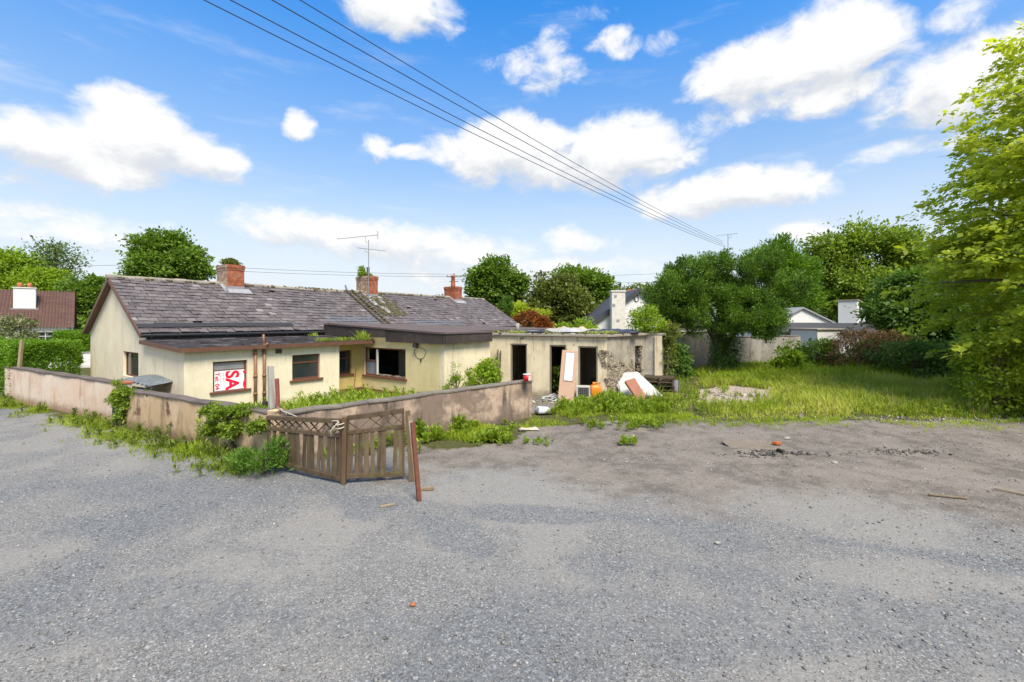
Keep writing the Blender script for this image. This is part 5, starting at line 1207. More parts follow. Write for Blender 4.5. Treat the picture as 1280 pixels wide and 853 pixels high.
# yew with its ivy skirted trunk
def yew():
    Y = 26.5; x = pxw(902, Y); k = Y/F
    e = lambda px, py, rx, ry, dy=0, rd=None: ((pxw(px, Y)-x, dy, pz(py, Y)), (rx*k, (rd or rx)*k, ry*k))
    rr = random.Random(7); ells = []
    for (px, py) in ((820, 374), (838, 354), (860, 346), (882, 339), (906, 336), (930, 333), (953, 345), (970, 362), (966, 384), (943, 394), (914, 386), (880, 378), (850, 384), (828, 392), (900, 362), (858, 396), (930, 402), (900, 402), (938, 365), (855, 366)):
        q = rr.uniform(17, 26); ells.append(e(px, py, q*1.1, q*.92, rr.uniform(-2.0, 1.4), q))
    o = tree('yew_tree', 'broad dark yew with bushy spreading crown in front of the grey wall', 'tree', x, Y, 4.6, .34, ells, 520, 270, .11, L_yew, 5, .34, nlimb=26, style='needle', flat=1.0, aspect=.42, lo=.7, jit=.6)
    rng = np.random.default_rng(3); n = 5200; th = rng.random(n)*6.28; z = rng.random(n)**1.3*3.0; r = .38 + .22*np.abs(rng.normal(size=n)) + .12*np.sin(th*3+z*2)
    P = np.stack([np.cos(th)*r*1.15 + .1, np.sin(th)*r, z], 1); D = np.stack([np.cos(th)*.4, np.sin(th)*.4, -.6+0*z], 1) + rng.normal(size=(n, 3))*.4
    N = np.stack([np.cos(th), np.sin(th), .4+0*z], 1) + rng.normal(size=(n, 3))*.3; lv = Leaves().add(P, D, N, .10*np.exp(rng.normal(0, .2, n)), .085, rng.random(n)*.7)
    i = lv.build('ivy', L_ivy); i.location = (x, Y, 0); tag(i, 'dark ivy wrapped round the yew trunk', 'ivy')
    b = MB(4)
    for j in range(5): a = j*1.3; b.tube([(-.15+.3*math.cos(a), .2*math.sin(a), 0), (.2*math.cos(a), .15*math.sin(a), 1.4), (-.3+.5*math.cos(a), .3*math.sin(a), 2.6), (-.3+.9*math.cos(a), .5*math.sin(a), 3.4)], [.16, .13, .1, .04], 8)
    b.build('bare_stems', M_bark2, o, True)
yew()
def bg_tree(px, base_top, w, Y, label, mat, seed, name='tree', ncl=230, per=60, size=.32, lobes=None, lo=.5, rad=None, group='trees behind the site', style='broad', aspect=.6, zlow=.0):
    """px: centre, base_top: (y of crown top), w: width in photo pixels at distance Y"""
    k = Y/F; x = pxw(px, Y); top = pz(base_top, Y); W = w*k/2; rng = random.Random(seed)
    if lobes is None:
        cz = top*.56; lobes = [((0, 0, cz), (W*.82, W*.8, top*.40))]
        for j in range(7):
            a = rng.uniform(0, 6.28); lobes.append(((math.cos(a)*W*.5, math.sin(a)*W*.5, rng.uniform(.42, .80)*top), (W*rng.uniform(.34, .5), W*.42, top*rng.uniform(.14, .21))))
    else:
        lobes = [((pxw(a, Y)-x, dy, pz(b, Y)), (rx*k, rx*k*.9, ry*k)) for a, b, rx, ry, dy in lobes]
        sub_ = []                                   # every lobe breaks up into smaller ones of its own, so the outline is uneven
        for (c, r) in lobes:
            sub_.append((c, tuple(v*.72 for v in r)))
            for j in range(6):
                th, ph = rng.uniform(0, 6.28), rng.uniform(-.5, 1.3); q = rng.uniform(.30, .50)
                sub_.append(((c[0]+r[0]*.68*math.cos(th)*math.cos(ph), c[1]+r[1]*.68*math.sin(th)*math.cos(ph), c[2]+r[2]*.68*math.sin(ph)), tuple(v*q for v in r)))
        lobes = sub_
    return tree(name, label, 'tree', x, Y, top*.8, .012*top+.14, lobes, int(ncl*1.35), per, size, mat, seed, rad or W*.135+.3, group, nlimb=18, lo=lo, style=style, aspect=aspect)
bg_tree(615, 318, 78, 52, 'round dark green sycamore rising behind the far end of the cottage roof', L_mid, 31, 'round_tree', 300, 70, .34, lobes=[(612, 345, 28, 25, 0), (628, 352, 26, 28, 0), (603, 365, 22, 28, 0), (640, 370, 17, 30, 0), (620, 380, 32, 30, 0)])
bg_tree(700, 345, 100, 48, 'olive green loose tree left of the white gabled house', L_olive, 32, 'olive_tree', 320, 60, .30, lobes=[(688, 378, 30, 30, 0), (700, 370, 30, 22, 0), (676, 392, 24, 24, 0), (715, 395, 30, 24, 0)])
bg_tree(732, 333, 76, 58, 'taller mid green tree behind the olive tree and white gable', L_mid, 33, 'broadleaf_tree', 320, 64, .36, lobes=[(728, 352, 32, 19, 0), (745, 362, 22, 20, 0), (715, 365, 24, 24, 0), (740, 388, 32, 30, 0)])
shrub('conifer_column', 'narrow dark conifer standing in front of the round sycamore', 'tree', pxw(633, 44), 44, [((0, 0, 2.4), (.62, .62, 2.6)), ((0, 0, 4.2), (.45, .45, 1.3))], 90, 60, .28, L_dark, 34, .3, style='needle', aspect=.3)
shrub('copper_shrub', 'domed copper orange shrub behind the outhouse roof', 'shrub', pxw(663, 40), 40, [((0, 0, 2.1), (1.95, 1.6, 1.75))], 210, 70, .16, L_copper, 35, .32, lo=.8)
shrub('lime_bush', 'yellow green bush between the copper shrub and the round sycamore', 'shrub', pxw(662, 45), 45, [((-1.2, 0, 2.6), (1.6, 1.4, 2.4)), ((.8, 0, 2.0), (1.8, 1.4, 2.2))], 110, 60, .24, L_lime, 36, .5)
shrub('laurel_bush', 'bright green laurel bush beside the white gable behind the outhouse', 'shrub', pxw(722, 37), 37, [((0, 0, 1.7), (1.9, 1.3, 1.6)), ((-.8, 0, 1.4), (1.4, 1.2, 1.4))], 130, 60, .2, L_bright, 37, .4)
bg_tree(210, 288, 95, 46, 'bright sycamore rising behind the slate roof beside the left chimney', L_mid, 38, 'sycamore', 330, 64, .32, lobes=[(205, 312, 28, 24, 0), (228, 325, 28, 22, 0), (185, 325, 22, 20, 0), (243, 338, 18, 18, 0), (208, 345, 48, 26, 0)])
bg_tree(68, 298, 70, 62, 'airy pale ash tree standing highest behind the tiled bungalow', L_airy, 39, 'ash_tree', 170, 24, .32, lobes=[(62, 318, 18, 18, 0), (78, 330, 22, 22, 0), (55, 345, 26, 24, 0), (85, 352, 22, 22, 0)], rad=1.3)
bg_tree(20, 320, 110, 58, 'broad lime green tree behind the tiled bungalow chimney', L_bright, 40, 'broadleaf_tree', 320, 60, .36, lobes=[(10, 342, 34, 26, 0), (45, 355, 30, 24, 0), (-20, 345, 34, 30, 0), (75, 372, 26, 26, 0)])
bg_tree(105, 350, 60, 55, 'darker green tree filling the gap between the bungalow and the cottage gable', L_mid, 41, 'broadleaf_tree', 240, 60, .34, lobes=[(98, 372, 22, 24, 0), (118, 370, 20, 24, 0), (105, 395, 24, 26, 0), (128, 392, 22, 28, 0)])
bg_tree(960, 295, 90, 50, 'feathery green tree rising just behind the yew crown', L_hedge, 42, 'feathery_tree', 360, 64, .34, lobes=[(965, 330, 30, 26, 0), (985, 345, 26, 30, 0), (1008, 345, 14, 24, 0), (975, 312, 14, 16, 0), (995, 375, 26, 26, 0)], style='needle', aspect=.35)
bg_tree(1085, 280, 150, 54, 'large open crowned maple beyond the flat roofed house', L_maple, 43, 'maple_tree', 420, 72, .36, lobes=[(1050, 318, 32, 24, 0), (1090, 302, 34, 22, 0), (1130, 312, 34, 26, 0), (1065, 350, 44, 26, 0), (1120, 350, 44, 30, 0), (1050, 378, 30, 24, 0), (1150, 340, 26, 30, 0)], lo=.4)
bg_tree(1130, 330, 110, 27, 'dark shady tree with ivy trunk at the back of the field', L_dark, 44, 'dark_tree', 420, 70, .22, lobes=[(1150, 368, 34, 26, 0), (1122, 398, 28, 24, 0), (1165, 400, 38, 32, 0), (1190, 360, 34, 36, 0), (1205, 415, 36, 26, 0)], lo=.45)
bg_tree(1250, 300, 160, 32, 'dark green tree mass behind the tall lime tree', L_dark, 45, 'dark_tree', 320, 60, .30, lobes=[(1215, 350, 40, 40, 0), (1270, 330, 50, 50, 0), (1260, 400, 60, 50, 0)])
for k, (px, top, w, Y, m) in enumerate(((-60, 330, 140, 70, L_mid), (560, 372, 90, 95, L_olive), (800, 352, 90, 80, L_olive), (850, 345, 110, 85, L_mid), (1020, 352, 90, 75, L_dark), (1330, 310, 160, 60, L_mid))):
    bg_tree(px, top, w, Y, ('broad tree far left behind the ash', 'low olive tree far behind the brick chimney with a pot', 'thin distant tree showing above the white gable', 'distant green tree behind the yew crown', 'dark distant tree between the feathery tree and the maple', 'tall tree far behind the lime tree at the field edge')[k], m, 60+k, 'distant_tree', 170, 50, .45)

# shrubs and hedges
def hedge(name, label, x0, y0, x1, y1, h, th, mat, seed, n=15000, size=.11):
    rng = np.random.default_rng(seed); d = np.array([x1-x0, y1-y0]); L = np.linalg.norm(d); d /= L; nn = np.array([-d[1], d[0]])
    t = rng.random(n)*L; en = rng.random(n) < .14; t = np.where(en, np.where(rng.random(n) < .5, rng.random(n)*.25, L-rng.random(n)*.25), t); a = rng.random(n)*math.pi; top = h*(.93+.14*vnoise(t, t*0+seed, .8, 3, seed))
    rr = .82+.22*rng.random(n); yy = np.cos(a)*th/2*rr*1.15; zz = np.where(rng.random(n) < .55, rng.random(n)**.8*top, top*(.55+.5*np.sin(a)*rr*.85))
    yy = np.where((zz < top*.8) & ~en, np.sign(yy)*th/2*(.85+.25*rng.random(n)), yy)
    P = np.stack([x0+d[0]*t+nn[0]*yy, y0+d[1]*t+nn[1]*yy, zz], 1)
    O = np.stack([nn[0]*np.sign(yy)*.7, nn[1]*np.sign(yy)*.7, .6+0*t], 1)
    D = O + rng.normal(size=(n, 3))*.6; N = O + rng.normal(size=(n, 3))*.5 + np.array([0, 0, .4])
    var = np.clip(.55*vnoise(t*2, zz*2, 1.2, 3, seed+1)+.5*rng.random(n)+.05, 0, 1)
    o = empty(name, (0, 0, 0), 0, label, 'hedge'); Leaves().add(P, D, N, size*np.exp(rng.normal(0, .25, n)), size*.6, var).build('foliage', mat, o)
    b = MB(seed)
    for k in range(int(L/.45)): q = np.array([x0, y0])+d*(k+.4)*.45; b.tube([(q[0], q[1], 0), (q[0]+.05, q[1], h*.5), (q[0]-.06, q[1]+.05, h*.86)], [.04, .03, .012], 6) if False else b.tube([(q[0], q[1], 0), (q[0]+.03, q[1], h*.35)], [.04, .02], 6)
    b.build('stems', M_bark, o)
    return o
hedge('clipped_hedge', 'dense bright green hedge rising behind the pink roadside wall', -30.5, 23.0, -18.9, 18.6, 2.25, 1.9, L_hedge, 3, 70000, .085)
hedge('clipped_hedge', 'small dark rounded hedge beside the cottage gable and cream garden wall', -36.0, 37, -31.0, 36.0, 2.3, 2.0, L_hedge, 4, 26000, .13)
shrub('cream_flowered_shrub', 'grey green flowering shrub poking above the hedge before the tiled bungalow', 'shrub', pxw(18, 30), 30, [((0, 0, 2.0), (1.1, 1, 1.5))], 70, 50, .17, leaf_mat('greygreen_leaf', (.09, .12, .04), (.27, .29, .13), .3, hue=(.5, .42, .28)), 47, .4)
shrub('roof_shrub', 'bright yellow green shrub sprouting from the outhouse roof corner', 'shrub', 6.1, 20.7, [((0, 0, .62), (.62, .55, .62)), ((.45, .1, .35), (.5, .5, .42)), ((-.4, 0, .3), (.4, .4, .35))], 90, 55, .095, L_bright, 48, .24, z0=2.5)
shrub('climbing_shrub', 'pale creeper hanging down the broken end of the outhouse', 'creeper', 6.95, 20.35, [((0, 0, 1.5), (.33, .32, 1.25)), ((.2, .2, 2.5), (.45, .45, .5))], 70, 50, .09, L_olive, 49, .2)
shrub('dark_bush', 'very dark bush in the shade right of the outhouse', 'shrub', 8.55, 24.2, [((0, 0, .85), (.75, .7, .95)), ((.4, .2, .6), (.6, .6, .7))], 110, 60, .14, L_dark, 50, .32)
shrub('leafy_sapling', 'bright broad leaved sapling in front of the field wall', 'shrub', pxw(985, 24), 24, [((0, 0, 1.0), (.55, .5, .95)), ((.45, 0, .6), (.55, .5, .5)), ((-.4, 0, .55), (.45, .5, .5))], 75, 42, .16, L_bright, 51, .26)
shrub('mid_bush', 'dark green bush between the sapling and the brown ivy mound', 'shrub', pxw(1020, 26), 26, [((0, 0, .9), (1.1, .8, 1.1))], 80, 55, .14, L_mid, 52, .34)
mx = pxw(1085, 25)
shrub('ivy_mound', 'rounded mound of brown dead and green ivy by the cream shed', 'ivy mound', mx, 25.5, [((0, 0, 1.0), (2.2, 1.2, 1.6)), ((1.3, 0, 1.0), (1.5, 1.0, 1.5))], 260, 60, .11, L_brown, 53, .32, lo=.82)
shrub('ivy_cover', 'green ivy growing over the front of the brown mound', 'ivy', mx+.5, 25.0, [((0, 0, .8), (2.2, 1.0, 1.25)), ((1.6, 0, 1.0), (1.2, .9, 1.4))], 170, 50, .12, L_olive, 54, .28, lo=.85)
shrub('bramble_thicket', 'deep green bramble thicket under the dark shady tree', 'shrub', pxw(1140, 23), 23, [((0, 0, .8), (1.7, 1.2, 1.3)), ((2.2, .2, .9), (1.7, 1.2, 1.4)), ((4.2, 0, .9), (1.7, 1.2, 1.5))], 300, 55, .14, L_dark, 55, .36)
shrub('elder_bush', 'mid green elder bush under the low branches of the lime tree', 'shrub', pxw(1235, 18), 17.8, [((0, 0, 1.2), (1.2, 1.2, 1.4)), ((1.6, -.4, 1.5), (1.6, 1.3, 1.8)), ((2.6, -1.4, 1.0), (1.5, 1.3, 1.3))], 300, 60, .12, L_bright, 56, .3)
shrub('young_lime_shoots', 'bright yellow green young shoots at the foot of the lime tree', 'shrub', pxw(1255, 15), 15.2, [((0, 0, 1.3), (.7, .8, 1.4)), ((1.0, 0, 1.0), (.9, .8, 1.2))], 110, 46, .12, L_lime, 57, .28)
shrub('wall_creeper', 'leafy creeper climbing the wall gap beside the dark gate', 'creeper', -11.55, 13.42, [((-.05, 0, .45), (.14, .10, .5)), ((.05, .03, .95), (.26, .16, .16)), ((.45, -.1, 1.02), (.5, .14, .07)), ((-.28, .1, .8), (.13, .1, .2)), ((.15, -.04, .65), (.16, .08, .2)), ((-.1, .06, 1.2), (.12, .1, .1))], 100, 40, .06, L_ivygreen, 58, .10)
_r = random.Random(12); IVYL = []
for _k in range(15):
    _t = _r.uniform(-1.0, 1.15); _h = _r.choice((1.0, 1.02, .9, .8, .66, .5)); IVYL.append(((_t*.87, -_t*.49 - .02 + (.12 if _h > .95 else -.06), _h), (_r.uniform(.10, .26), _r.uniform(.05, .12), _r.uniform(.07, .17))))
shrub('ivy_cascade', 'thick ivy spilling over the buff wall end', 'ivy', -6.55, 10.62, IVYL + [((.35, -.1, 1.03), (.7, .16, .09))], 230, 42, .055, L_ivygreen, 59, .085)
shrub('fern_clump', 'fresh green feathery clump at the foot of the fence panel', 'fern', -5.05, 9.2, [((0, 0, .25), (.5, .35, .3)), ((.25, .05, .4), (.2, .2, .3)), ((-.35, .1, .2), (.35, .25, .25))], 85, 42, .085, L_dkweed, 61, .16, style='needle', aspect=.25)
shrub('tall_weeds', 'tall pale weeds growing against the cream extension wall', 'weeds', -1.98, 16.3, [((-.05, 0, .75), (.16, .14, .85)), ((.42, .25, .65), (.14, .14, .75)), ((-.35, -.1, .4), (.15, .14, .5))], 60, 40, .085, L_weed, 62, .14, style='needle', aspect=.3)
shrub('elder_bush', 'green bush in the corner between extension and outhouse', 'shrub', -1.05, 17.6, [((0, 0, .7), (.5, .4, .75)), ((.2, .2, 1.15), (.3, .3, .5))], 75, 50, .11, L_bright, 63, .22)
for k, (dx, lab) in enumerate(((.4, 'leafy weeds inside the middle doorway of the outhouse'), )):
    shrub('doorway_weeds', lab, 'weeds', 2.15, 19.3, [((0, 0, .55), (.42, .4, .6)), ((.2, .5, .4), (.4, .5, .5))], 60, 46, .1, L_mid, 64, .2)
# plants on the chimneys
for k, (x, zt, n, m, lab) in enumerate(((4.24, 5.70, 38, L_olive, 'scrubby grass growing on top of the left chimney'), (11.75, 5.78, 34, L_bright, 'green weeds sprouting from the middle chimney by the aerial'))):
    p = HW(x, 3.6, 0); shrub('chimney_weeds', lab, 'weeds', p.x, p.y, [((0, 0, .10), (.40, .5, .10)), ((.0, 0, .2), (.25, .3, .12)) if k == 0 else ((-.2, 0, .3), (.15, .2, .35))], n*3, 34, .075, m, 66+k, .10, z0=zt-.04)

# ------------------------------------------------------------------ grass and weeds that nobody could count
def scatter(rng, poly, n):
    P = np.array(poly); lo, hi = P.min(0), P.max(0); pts = lo + rng.random((int(n*2.2), 2))*(hi-lo); return pts[inside(pts[:, 0], pts[:, 1], poly)][:n]
def tufts(lv, rng, xy, per, h, w, bend=.5, var=(.1, .9), spread=.06, clump=True):
    n = len(xy)*per; k = np.repeat(np.arange(len(xy)), per); hv = np.broadcast_to(h, (len(xy),))[k]
    P = np.stack([xy[k, 0]+rng.normal(size=n)*spread, xy[k, 1]+rng.normal(size=n)*spread, np.full(n, -.01)], 1)
    D = np.array([0, 0, 1.0]) + rng.normal(size=(n, 3))*np.array([.32, .32, .05])
    cv = np.clip(.35*rng.random(len(xy)) + 1.9*(vnoise(xy[:, 0], xy[:, 1], .55, 4, 21)-.33), 0, 1)[k]; v = np.clip(var[0]+(var[1]-var[0])*(.6*cv+.4*rng.random(n)), 0, 1)
    lv.blades(P, D, hv*(.5+.7*rng.random(n)), w*(.6+.8*rng.random(n)), bend*(.3+.9*rng.random(n)), v, rng)
def rosettes(lv, rng, xy, h, per=14, aspect=.3, var=(.2, .9), steep=.9):
    n = len(xy)*per; k = np.repeat(np.arange(len(xy)), per); hv = np.broadcast_to(h, (len(xy),))[k]
    th = rng.random(n)*6.28; t = rng.random(n); z = t*hv*.9; r = hv*.18*(1-t)
    P = np.stack([xy[k, 0]+np.cos(th)*r*.3, xy[k, 1]+np.sin(th)*r*.3, z], 1)
    D = np.stack([np.cos(th), np.sin(th), steep*(.4+rng.random(n))], 1); N = np.stack([-np.cos(th)*.6, -np.sin(th)*.6, np.ones(n)], 1) + rng.normal(size=(n, 3))*.25
    L = np.minimum(hv*(.28+.42*(1-t)), .10+.11*hv)*(.6+.8*rng.random(n)); cv = rng.random(len(xy))[k]
    lv.add(P, D, N, L, L*aspect, np.clip(var[0]+(var[1]-var[0])*(.5*cv+.5*rng.random(n)), 0, 1), .12)
def stuff(lv, name, mat, label, cat):
    o = lv.build(name, mat); return tag(o, label, cat, kind='stuff')
def field_grass():
    rng = np.random.default_rng(8)
    xy = scatter(rng, FIELD, 11000); slab = inside(xy[:, 0], xy[:, 1], SLABPATCH); nz = vnoise(xy[:, 0], xy[:, 1], .7, 4, 4)
    x0 = xy[:, 0]/np.maximum(xy[:, 1], 1)
    keep = ~(slab & (rng.random(len(xy)) < .93)) & (nz + .25*(x0 > .45) > .435 + .25*rng.random(len(xy))*(x0 < .5)) & (xy[:, 1] < 31.5); xy = xy[keep]; nz = nz[keep]; x0 = x0[keep]
    bk = sstep(xy[:, 1], 18.5, 24); h = np.clip(.10 + .38*(nz-.3)*1.6 + .30*sstep(xy[:, 0]/xy[:, 1], .42, .75) + .25*bk, .08, .95)
    h *= np.where(x0 < .42, .6, 1); ed = seg_dist(xy[:, 0], xy[:, 1], FIELD[:8]) + (vnoise(xy[:, 0], xy[:, 1], 1.1, 3, 14)-.5)*1.6; h *= .25 + .75*sstep(ed, .1, 2.2); kk = rng.random(len(xy)) < .25 + .75*sstep(ed, -.1, 1.0); xy, h, bk, x0, nz = xy[kk], h[kk], bk[kk], x0[kk], nz[kk]
    shade = (bk > .8) | (x0 > .97)  # shade painted in: these tufts take the darker blade colour
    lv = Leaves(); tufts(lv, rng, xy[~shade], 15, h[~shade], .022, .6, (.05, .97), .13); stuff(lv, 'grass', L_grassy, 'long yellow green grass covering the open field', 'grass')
    lv = Leaves(); tufts(lv, rng, xy[shade], 15, h[shade]*1.1, .026, .6, (.1, .8), .14); stuff(lv, 'grass', L_grass, 'grass at the back and right of the field with shade painted in deeper green', 'grass')
    lv = Leaves(); q = scatter(rng, FIELD, 700); q = q[(q[:, 1] < 27) & (vnoise(q[:, 0], q[:, 1], .5, 3, 31) > .46)]
    m = len(q)*5; k = np.repeat(np.arange(len(q)), 5); P = np.stack([q[k, 0]+rng.normal(size=m)*.08, q[k, 1]+rng.normal(size=m)*.08, np.zeros(m)], 1)
    lv.blades(P, np.array([0, 0, 1.0])+rng.normal(size=(m, 3))*[.14, .14, 0], .35+.45*rng.random(m), .011, .15, rng.random(m), rng); stuff(lv, 'dry_stalks', L_straw, 'straw coloured dry stalks standing in the field grass', 'grass')
    lv = Leaves(); q = scatter(rng, FIELD, 1500); q = q[(q[:, 1] < 28) & (vnoise(q[:, 0], q[:, 1], .45, 4, 41) > .53) & ~inside(q[:, 0], q[:, 1], SLABPATCH)]
    edq = seg_dist(q[:, 0], q[:, 1], FIELD[:8]); q = q[edq > .5]; tufts(lv, rng, q, 14, .42+.3*rng.random(len(q)), .02, .5, (.0, .7), .1)
    m = 900; t = rng.random(m)*7; i = t.astype(int); FA = np.array(FIELD[:8]); q = FA[i] + (FA[i+1]-FA[i])*(t-i)[:, None] + np.stack([rng.normal(size=m)*.2, -np.abs(rng.normal(size=m))*.55+.1], 1); q = q[vnoise(q[:, 0], q[:, 1], .9, 3, 43) > .47]
    tufts(lv, rng, q, 8, .07+.1*rng.random(len(q)), .012, .8, (.1, 1.0), .05); stuff(lv, 'grass', L_grass, 'darker grass clumps and ragged fringe of the open field', 'grass')
    lv = Leaves(); q = scatter(rng, FIELD, 760); q = q[(q[:, 1] < 26) & ~inside(q[:, 0], q[:, 1], SLABPATCH)]; rosettes(lv, rng, q, .16+.3*rng.random(len(q)), 14, .34); stuff(lv, 'weeds', L_weed, 'broad leaved weeds among the field grass', 'weeds')
def weed_areas():
    rng = np.random.default_rng(18); lv = Leaves()
    # bright weed belt from the yard wall to the mattress
    belts = [([g2(560,530), g2(600,534), g2(668,527), g2(715,521), g2(770,520), g2(838,516), g2(840,503), g2(760,502), g2(712,507), (1.0, 14.7), (-1.5, 12.6)], 900, .36),
             ([g2(520,548), g2(640,556), g2(640,535), g2(560,524), (-1.6, 12.45), (-2.6, 11.5)], 520, .38),
             ([g2(770,530), g2(820,534), g2(885,520), g2(875,497), g2(800,506)], 200, .24)]
    for poly, n, h in belts:
        xy = scatter(rng, poly, n); nz = vnoise(xy[:, 0], xy[:, 1], 1.1, 3, 7); xy = xy[nz > .40]; nz = nz[nz > .40]
        rosettes(lv, rng, xy, h*(.35+1.3*(nz-.35)*2)*(.7+.5*rng.random(len(xy))), 34, .24, (.1, 1.0), 1.2)
    for (px, py, n, s, h) in ((450, 566, 10, .3, .3), (475, 560, 12, .3, .34), (500, 556, 14, .3, .36), (530, 552, 16, .35, .36), (870, 492, 6, .3, .2), (905, 489, 8, .35, .22), (935, 497, 7, .3, .2), (950, 486, 8, .3, .22), (890, 499, 6, .3, .15), (787, 557, 9, .10, .22), (739, 534, 14, .18, .22), (792, 533, 14, .25, .28), (815, 533, 12, .2, .28), (685, 566-12, 8, .25, .12), (668, 555, 8, .2, .16), (610, 550, 14, .3, .22)):
        c = np.array(g2(px, py)); rosettes(lv, rng, c + rng.normal(size=(n, 2))*s, h*(.7+.5*rng.random(n)), 26, .3, (.1, .8))
    stuff(lv, 'weeds', L_weed, 'bright green weeds in front of the yard wall and outhouse', 'weeds')
    lv = Leaves()                                   # low grass mixed into the belt, thin on the gravel
    for poly, n, h in [(WEEDY, 1500, .11), (belts[0][0], 900, .24), (belts[1][0], 500, .2)]:
        xy = scatter(rng, poly, n); nz = vnoise(xy[:, 0], xy[:, 1], .9, 4, 11); xy = xy[nz > .47]; tufts(lv, rng, xy, 9, h, .012, .7, (.1, 1.0), .07)
    stuff(lv, 'grass', L_grass, 'thin grass among the weeds beside the gravel', 'grass')
    # verge along the roadside walls
    lv = Leaves(); lw = Leaves()
    for (a, b_), n in ((((-20.5, 18.0), (-12.0, 13.6)), 400), (((-11.9, 13.4), (-5.2, 9.75)), 450)):
        a, b_ = np.array(a), np.array(b_); d = (b_-a)/np.linalg.norm(b_-a); nn = np.array([d[1], -d[0]])
        t = rng.random(n); off = np.abs(rng.normal(size=n))*.42 + .05; q = a + (b_-a)*t[:, None] + nn*off[:, None]; nz = vnoise(q[:, 0], q[:, 1], 1.0, 3, 12)
        k = nz > .40; q = q[k]; nz = nz[k]; off = off[k]; tufts(lv, rng, q, 11, np.clip(.34*(nz-.25)*2*(1-.5*off), .06, .5), .013, .7, (.0, .95), .07)
        m = (rng.random(len(q)) < .42) & (nz > .47); rosettes(lw, rng, q[m], .10+.34*rng.random(m.sum())**1.6*nz[m]*1.5, 26, .22, (.0, 1.0), 1.2)
    for c, n, h in (((-9.55, 12.0), 12, .34), ((-6.9, 10.45), 14, .28), ((-6.0, 9.8), 16, .28), ((-5.4, 9.4), 16, .3), ((-8.0, 11.0), 9, .24), ((-12.3, 13.6), 9, .24)):
        rosettes(lw, rng, np.array(c) + rng.normal(size=(n, 2))*[.28, .2], h*(.6+.6*rng.random(n)), 22, .22, (.05, .75), 1.2)
    stuff(lv, 'grass', L_grass, 'uneven grass verge along the foot of the roadside walls', 'grass'); stuff(lw, 'weeds', L_verge, 'dark green weeds along the foot of the roadside walls', 'weeds')
    # overgrown yard behind the walls
    lv = Leaves(); yard = [(-10.5, 13.6), (-5.6, 10.9), (-4.6, 10.4), (.4, 15.2), (-1.2, 18.0), (-2.6, 16.8), (-6.2, 18.9), (-7.2, 18.2), (-9.0, 14.2)]
    xy = scatter(rng, yard, 620); rosettes(lv, rng, xy, .25+.3*rng.random(len(xy)), 22, .24, (.2, .95), 1.2)
    for c, n, h in ((( -6.3, 11.2), 22, 1.05), ((-5.9, 12.4), 16, .7), ((-7.0, 11.5), 8, .95)):
        rosettes(lv, rng, np.array(c)+rng.normal(size=(n, 2))*[.5, .3], h*(.6+.5*rng.random(n)), 30, .16, (.2, .95), 1.4)
    xy = scatter(rng, yard, 1300); tufts(lv, rng, xy, 8, .4, .012, .6, (.2, .9), .08)
    stuff(lv, 'weeds', L_weed, 'overgrown weeds filling the yard behind the walls', 'weeds')
    lv = Leaves(); n = 60; q = np.stack([rng.uniform(-.4, 6.2, n)*0, rng.random(n)], 1)
    xy = np.array([[-27, 26], [0, 0]]); poly = [(-34, 31), (-20, 31.5), (-19, 34), (-36, 35)]; xy = scatter(rng, poly, 900); tufts(lv, rng, xy, 10, .12, .03, .5, (.3, .9), .2); stuff(lv, 'lawn', L_grass, 'neighbour lawn beyond the cream garden wall', 'lawn')
    # moss and seedlings on the flat roofs
    lv = Leaves(); P = [HW(rng.uniform(4.3, 6.7), -3.55+.25*rng.random(), 2.3) for _ in range(36)]
    for p in P:
        m = 14; th = rng.random(m)*6.28; lv.blades(np.tile(np.array(p), (m, 1))+rng.normal(size=(m, 3))*[.05, .05, 0], np.stack([np.cos(th)*.5, np.sin(th)*.5, np.ones(m)], 1), .14*(.5+rng.random(m)), .02, .5, .2+.8*rng.random(m), rng)
    for (cx, cy, cz, m, h) in [(6.4, -3.5, 2.3, 60, .5), (5.8, -.9, 2.42, 40, .22), (6.55, -3.55, 2.3, 50, .3)]:
        th = rng.random(m)*6.28; lv.blades(np.tile(np.array(HW(cx, cy, cz)), (m, 1))+rng.normal(size=(m, 3))*[.09, .09, 0], np.stack([np.cos(th)*.4, np.sin(th)*.4, np.ones(m)], 1), h*(.5+.6*rng.random(m)), .03, .5, .3+.7*rng.random(m), rng)
    stuff(lv, 'roof_weeds', L_weed, 'grass and seedlings along the edge of the lean-to roof', 'weeds')
    lv = Leaves(); m = 900; s = rng.random(m); e = rng.random(m) < .65
    pa = np.where(e[:, None], np.array(OA)+(np.array(OB)-np.array(OA))*s[:, None], np.array(OB)+(np.array(OC)-np.array(OB))*s[:, None]); pa += (np.array([2.5, 21.2])-pa)*(.03+.2*rng.random(m)[:, None]**2)
    k = vnoise(pa[:, 0], pa[:, 1], 1.3, 3, 5) > .52; pa = pa[k]; m = len(pa)
    lv.blades(np.stack([pa[:, 0], pa[:, 1], np.full(m, 2.56)], 1), np.array([0, 0, 1.0])+rng.normal(size=(m, 3))*[.5, .5, .1], .16*(.4+rng.random(m)), .025, .6, rng.random(m), rng)
    stuff(lv, 'roof_weeds', L_grassy, 'sparse yellow grass along the outhouse roof edge', 'weeds')
    # ragwort in flower by the dark stained wall
    o = empty('ragwort_plant', (G(604, 526)[0], G(604, 526)[1]+.12, 0), 0, 'yellow flowered ragwort against the stained yard wall', 'plant'); lv = Leaves(); fl = Leaves(); b = MB(5)
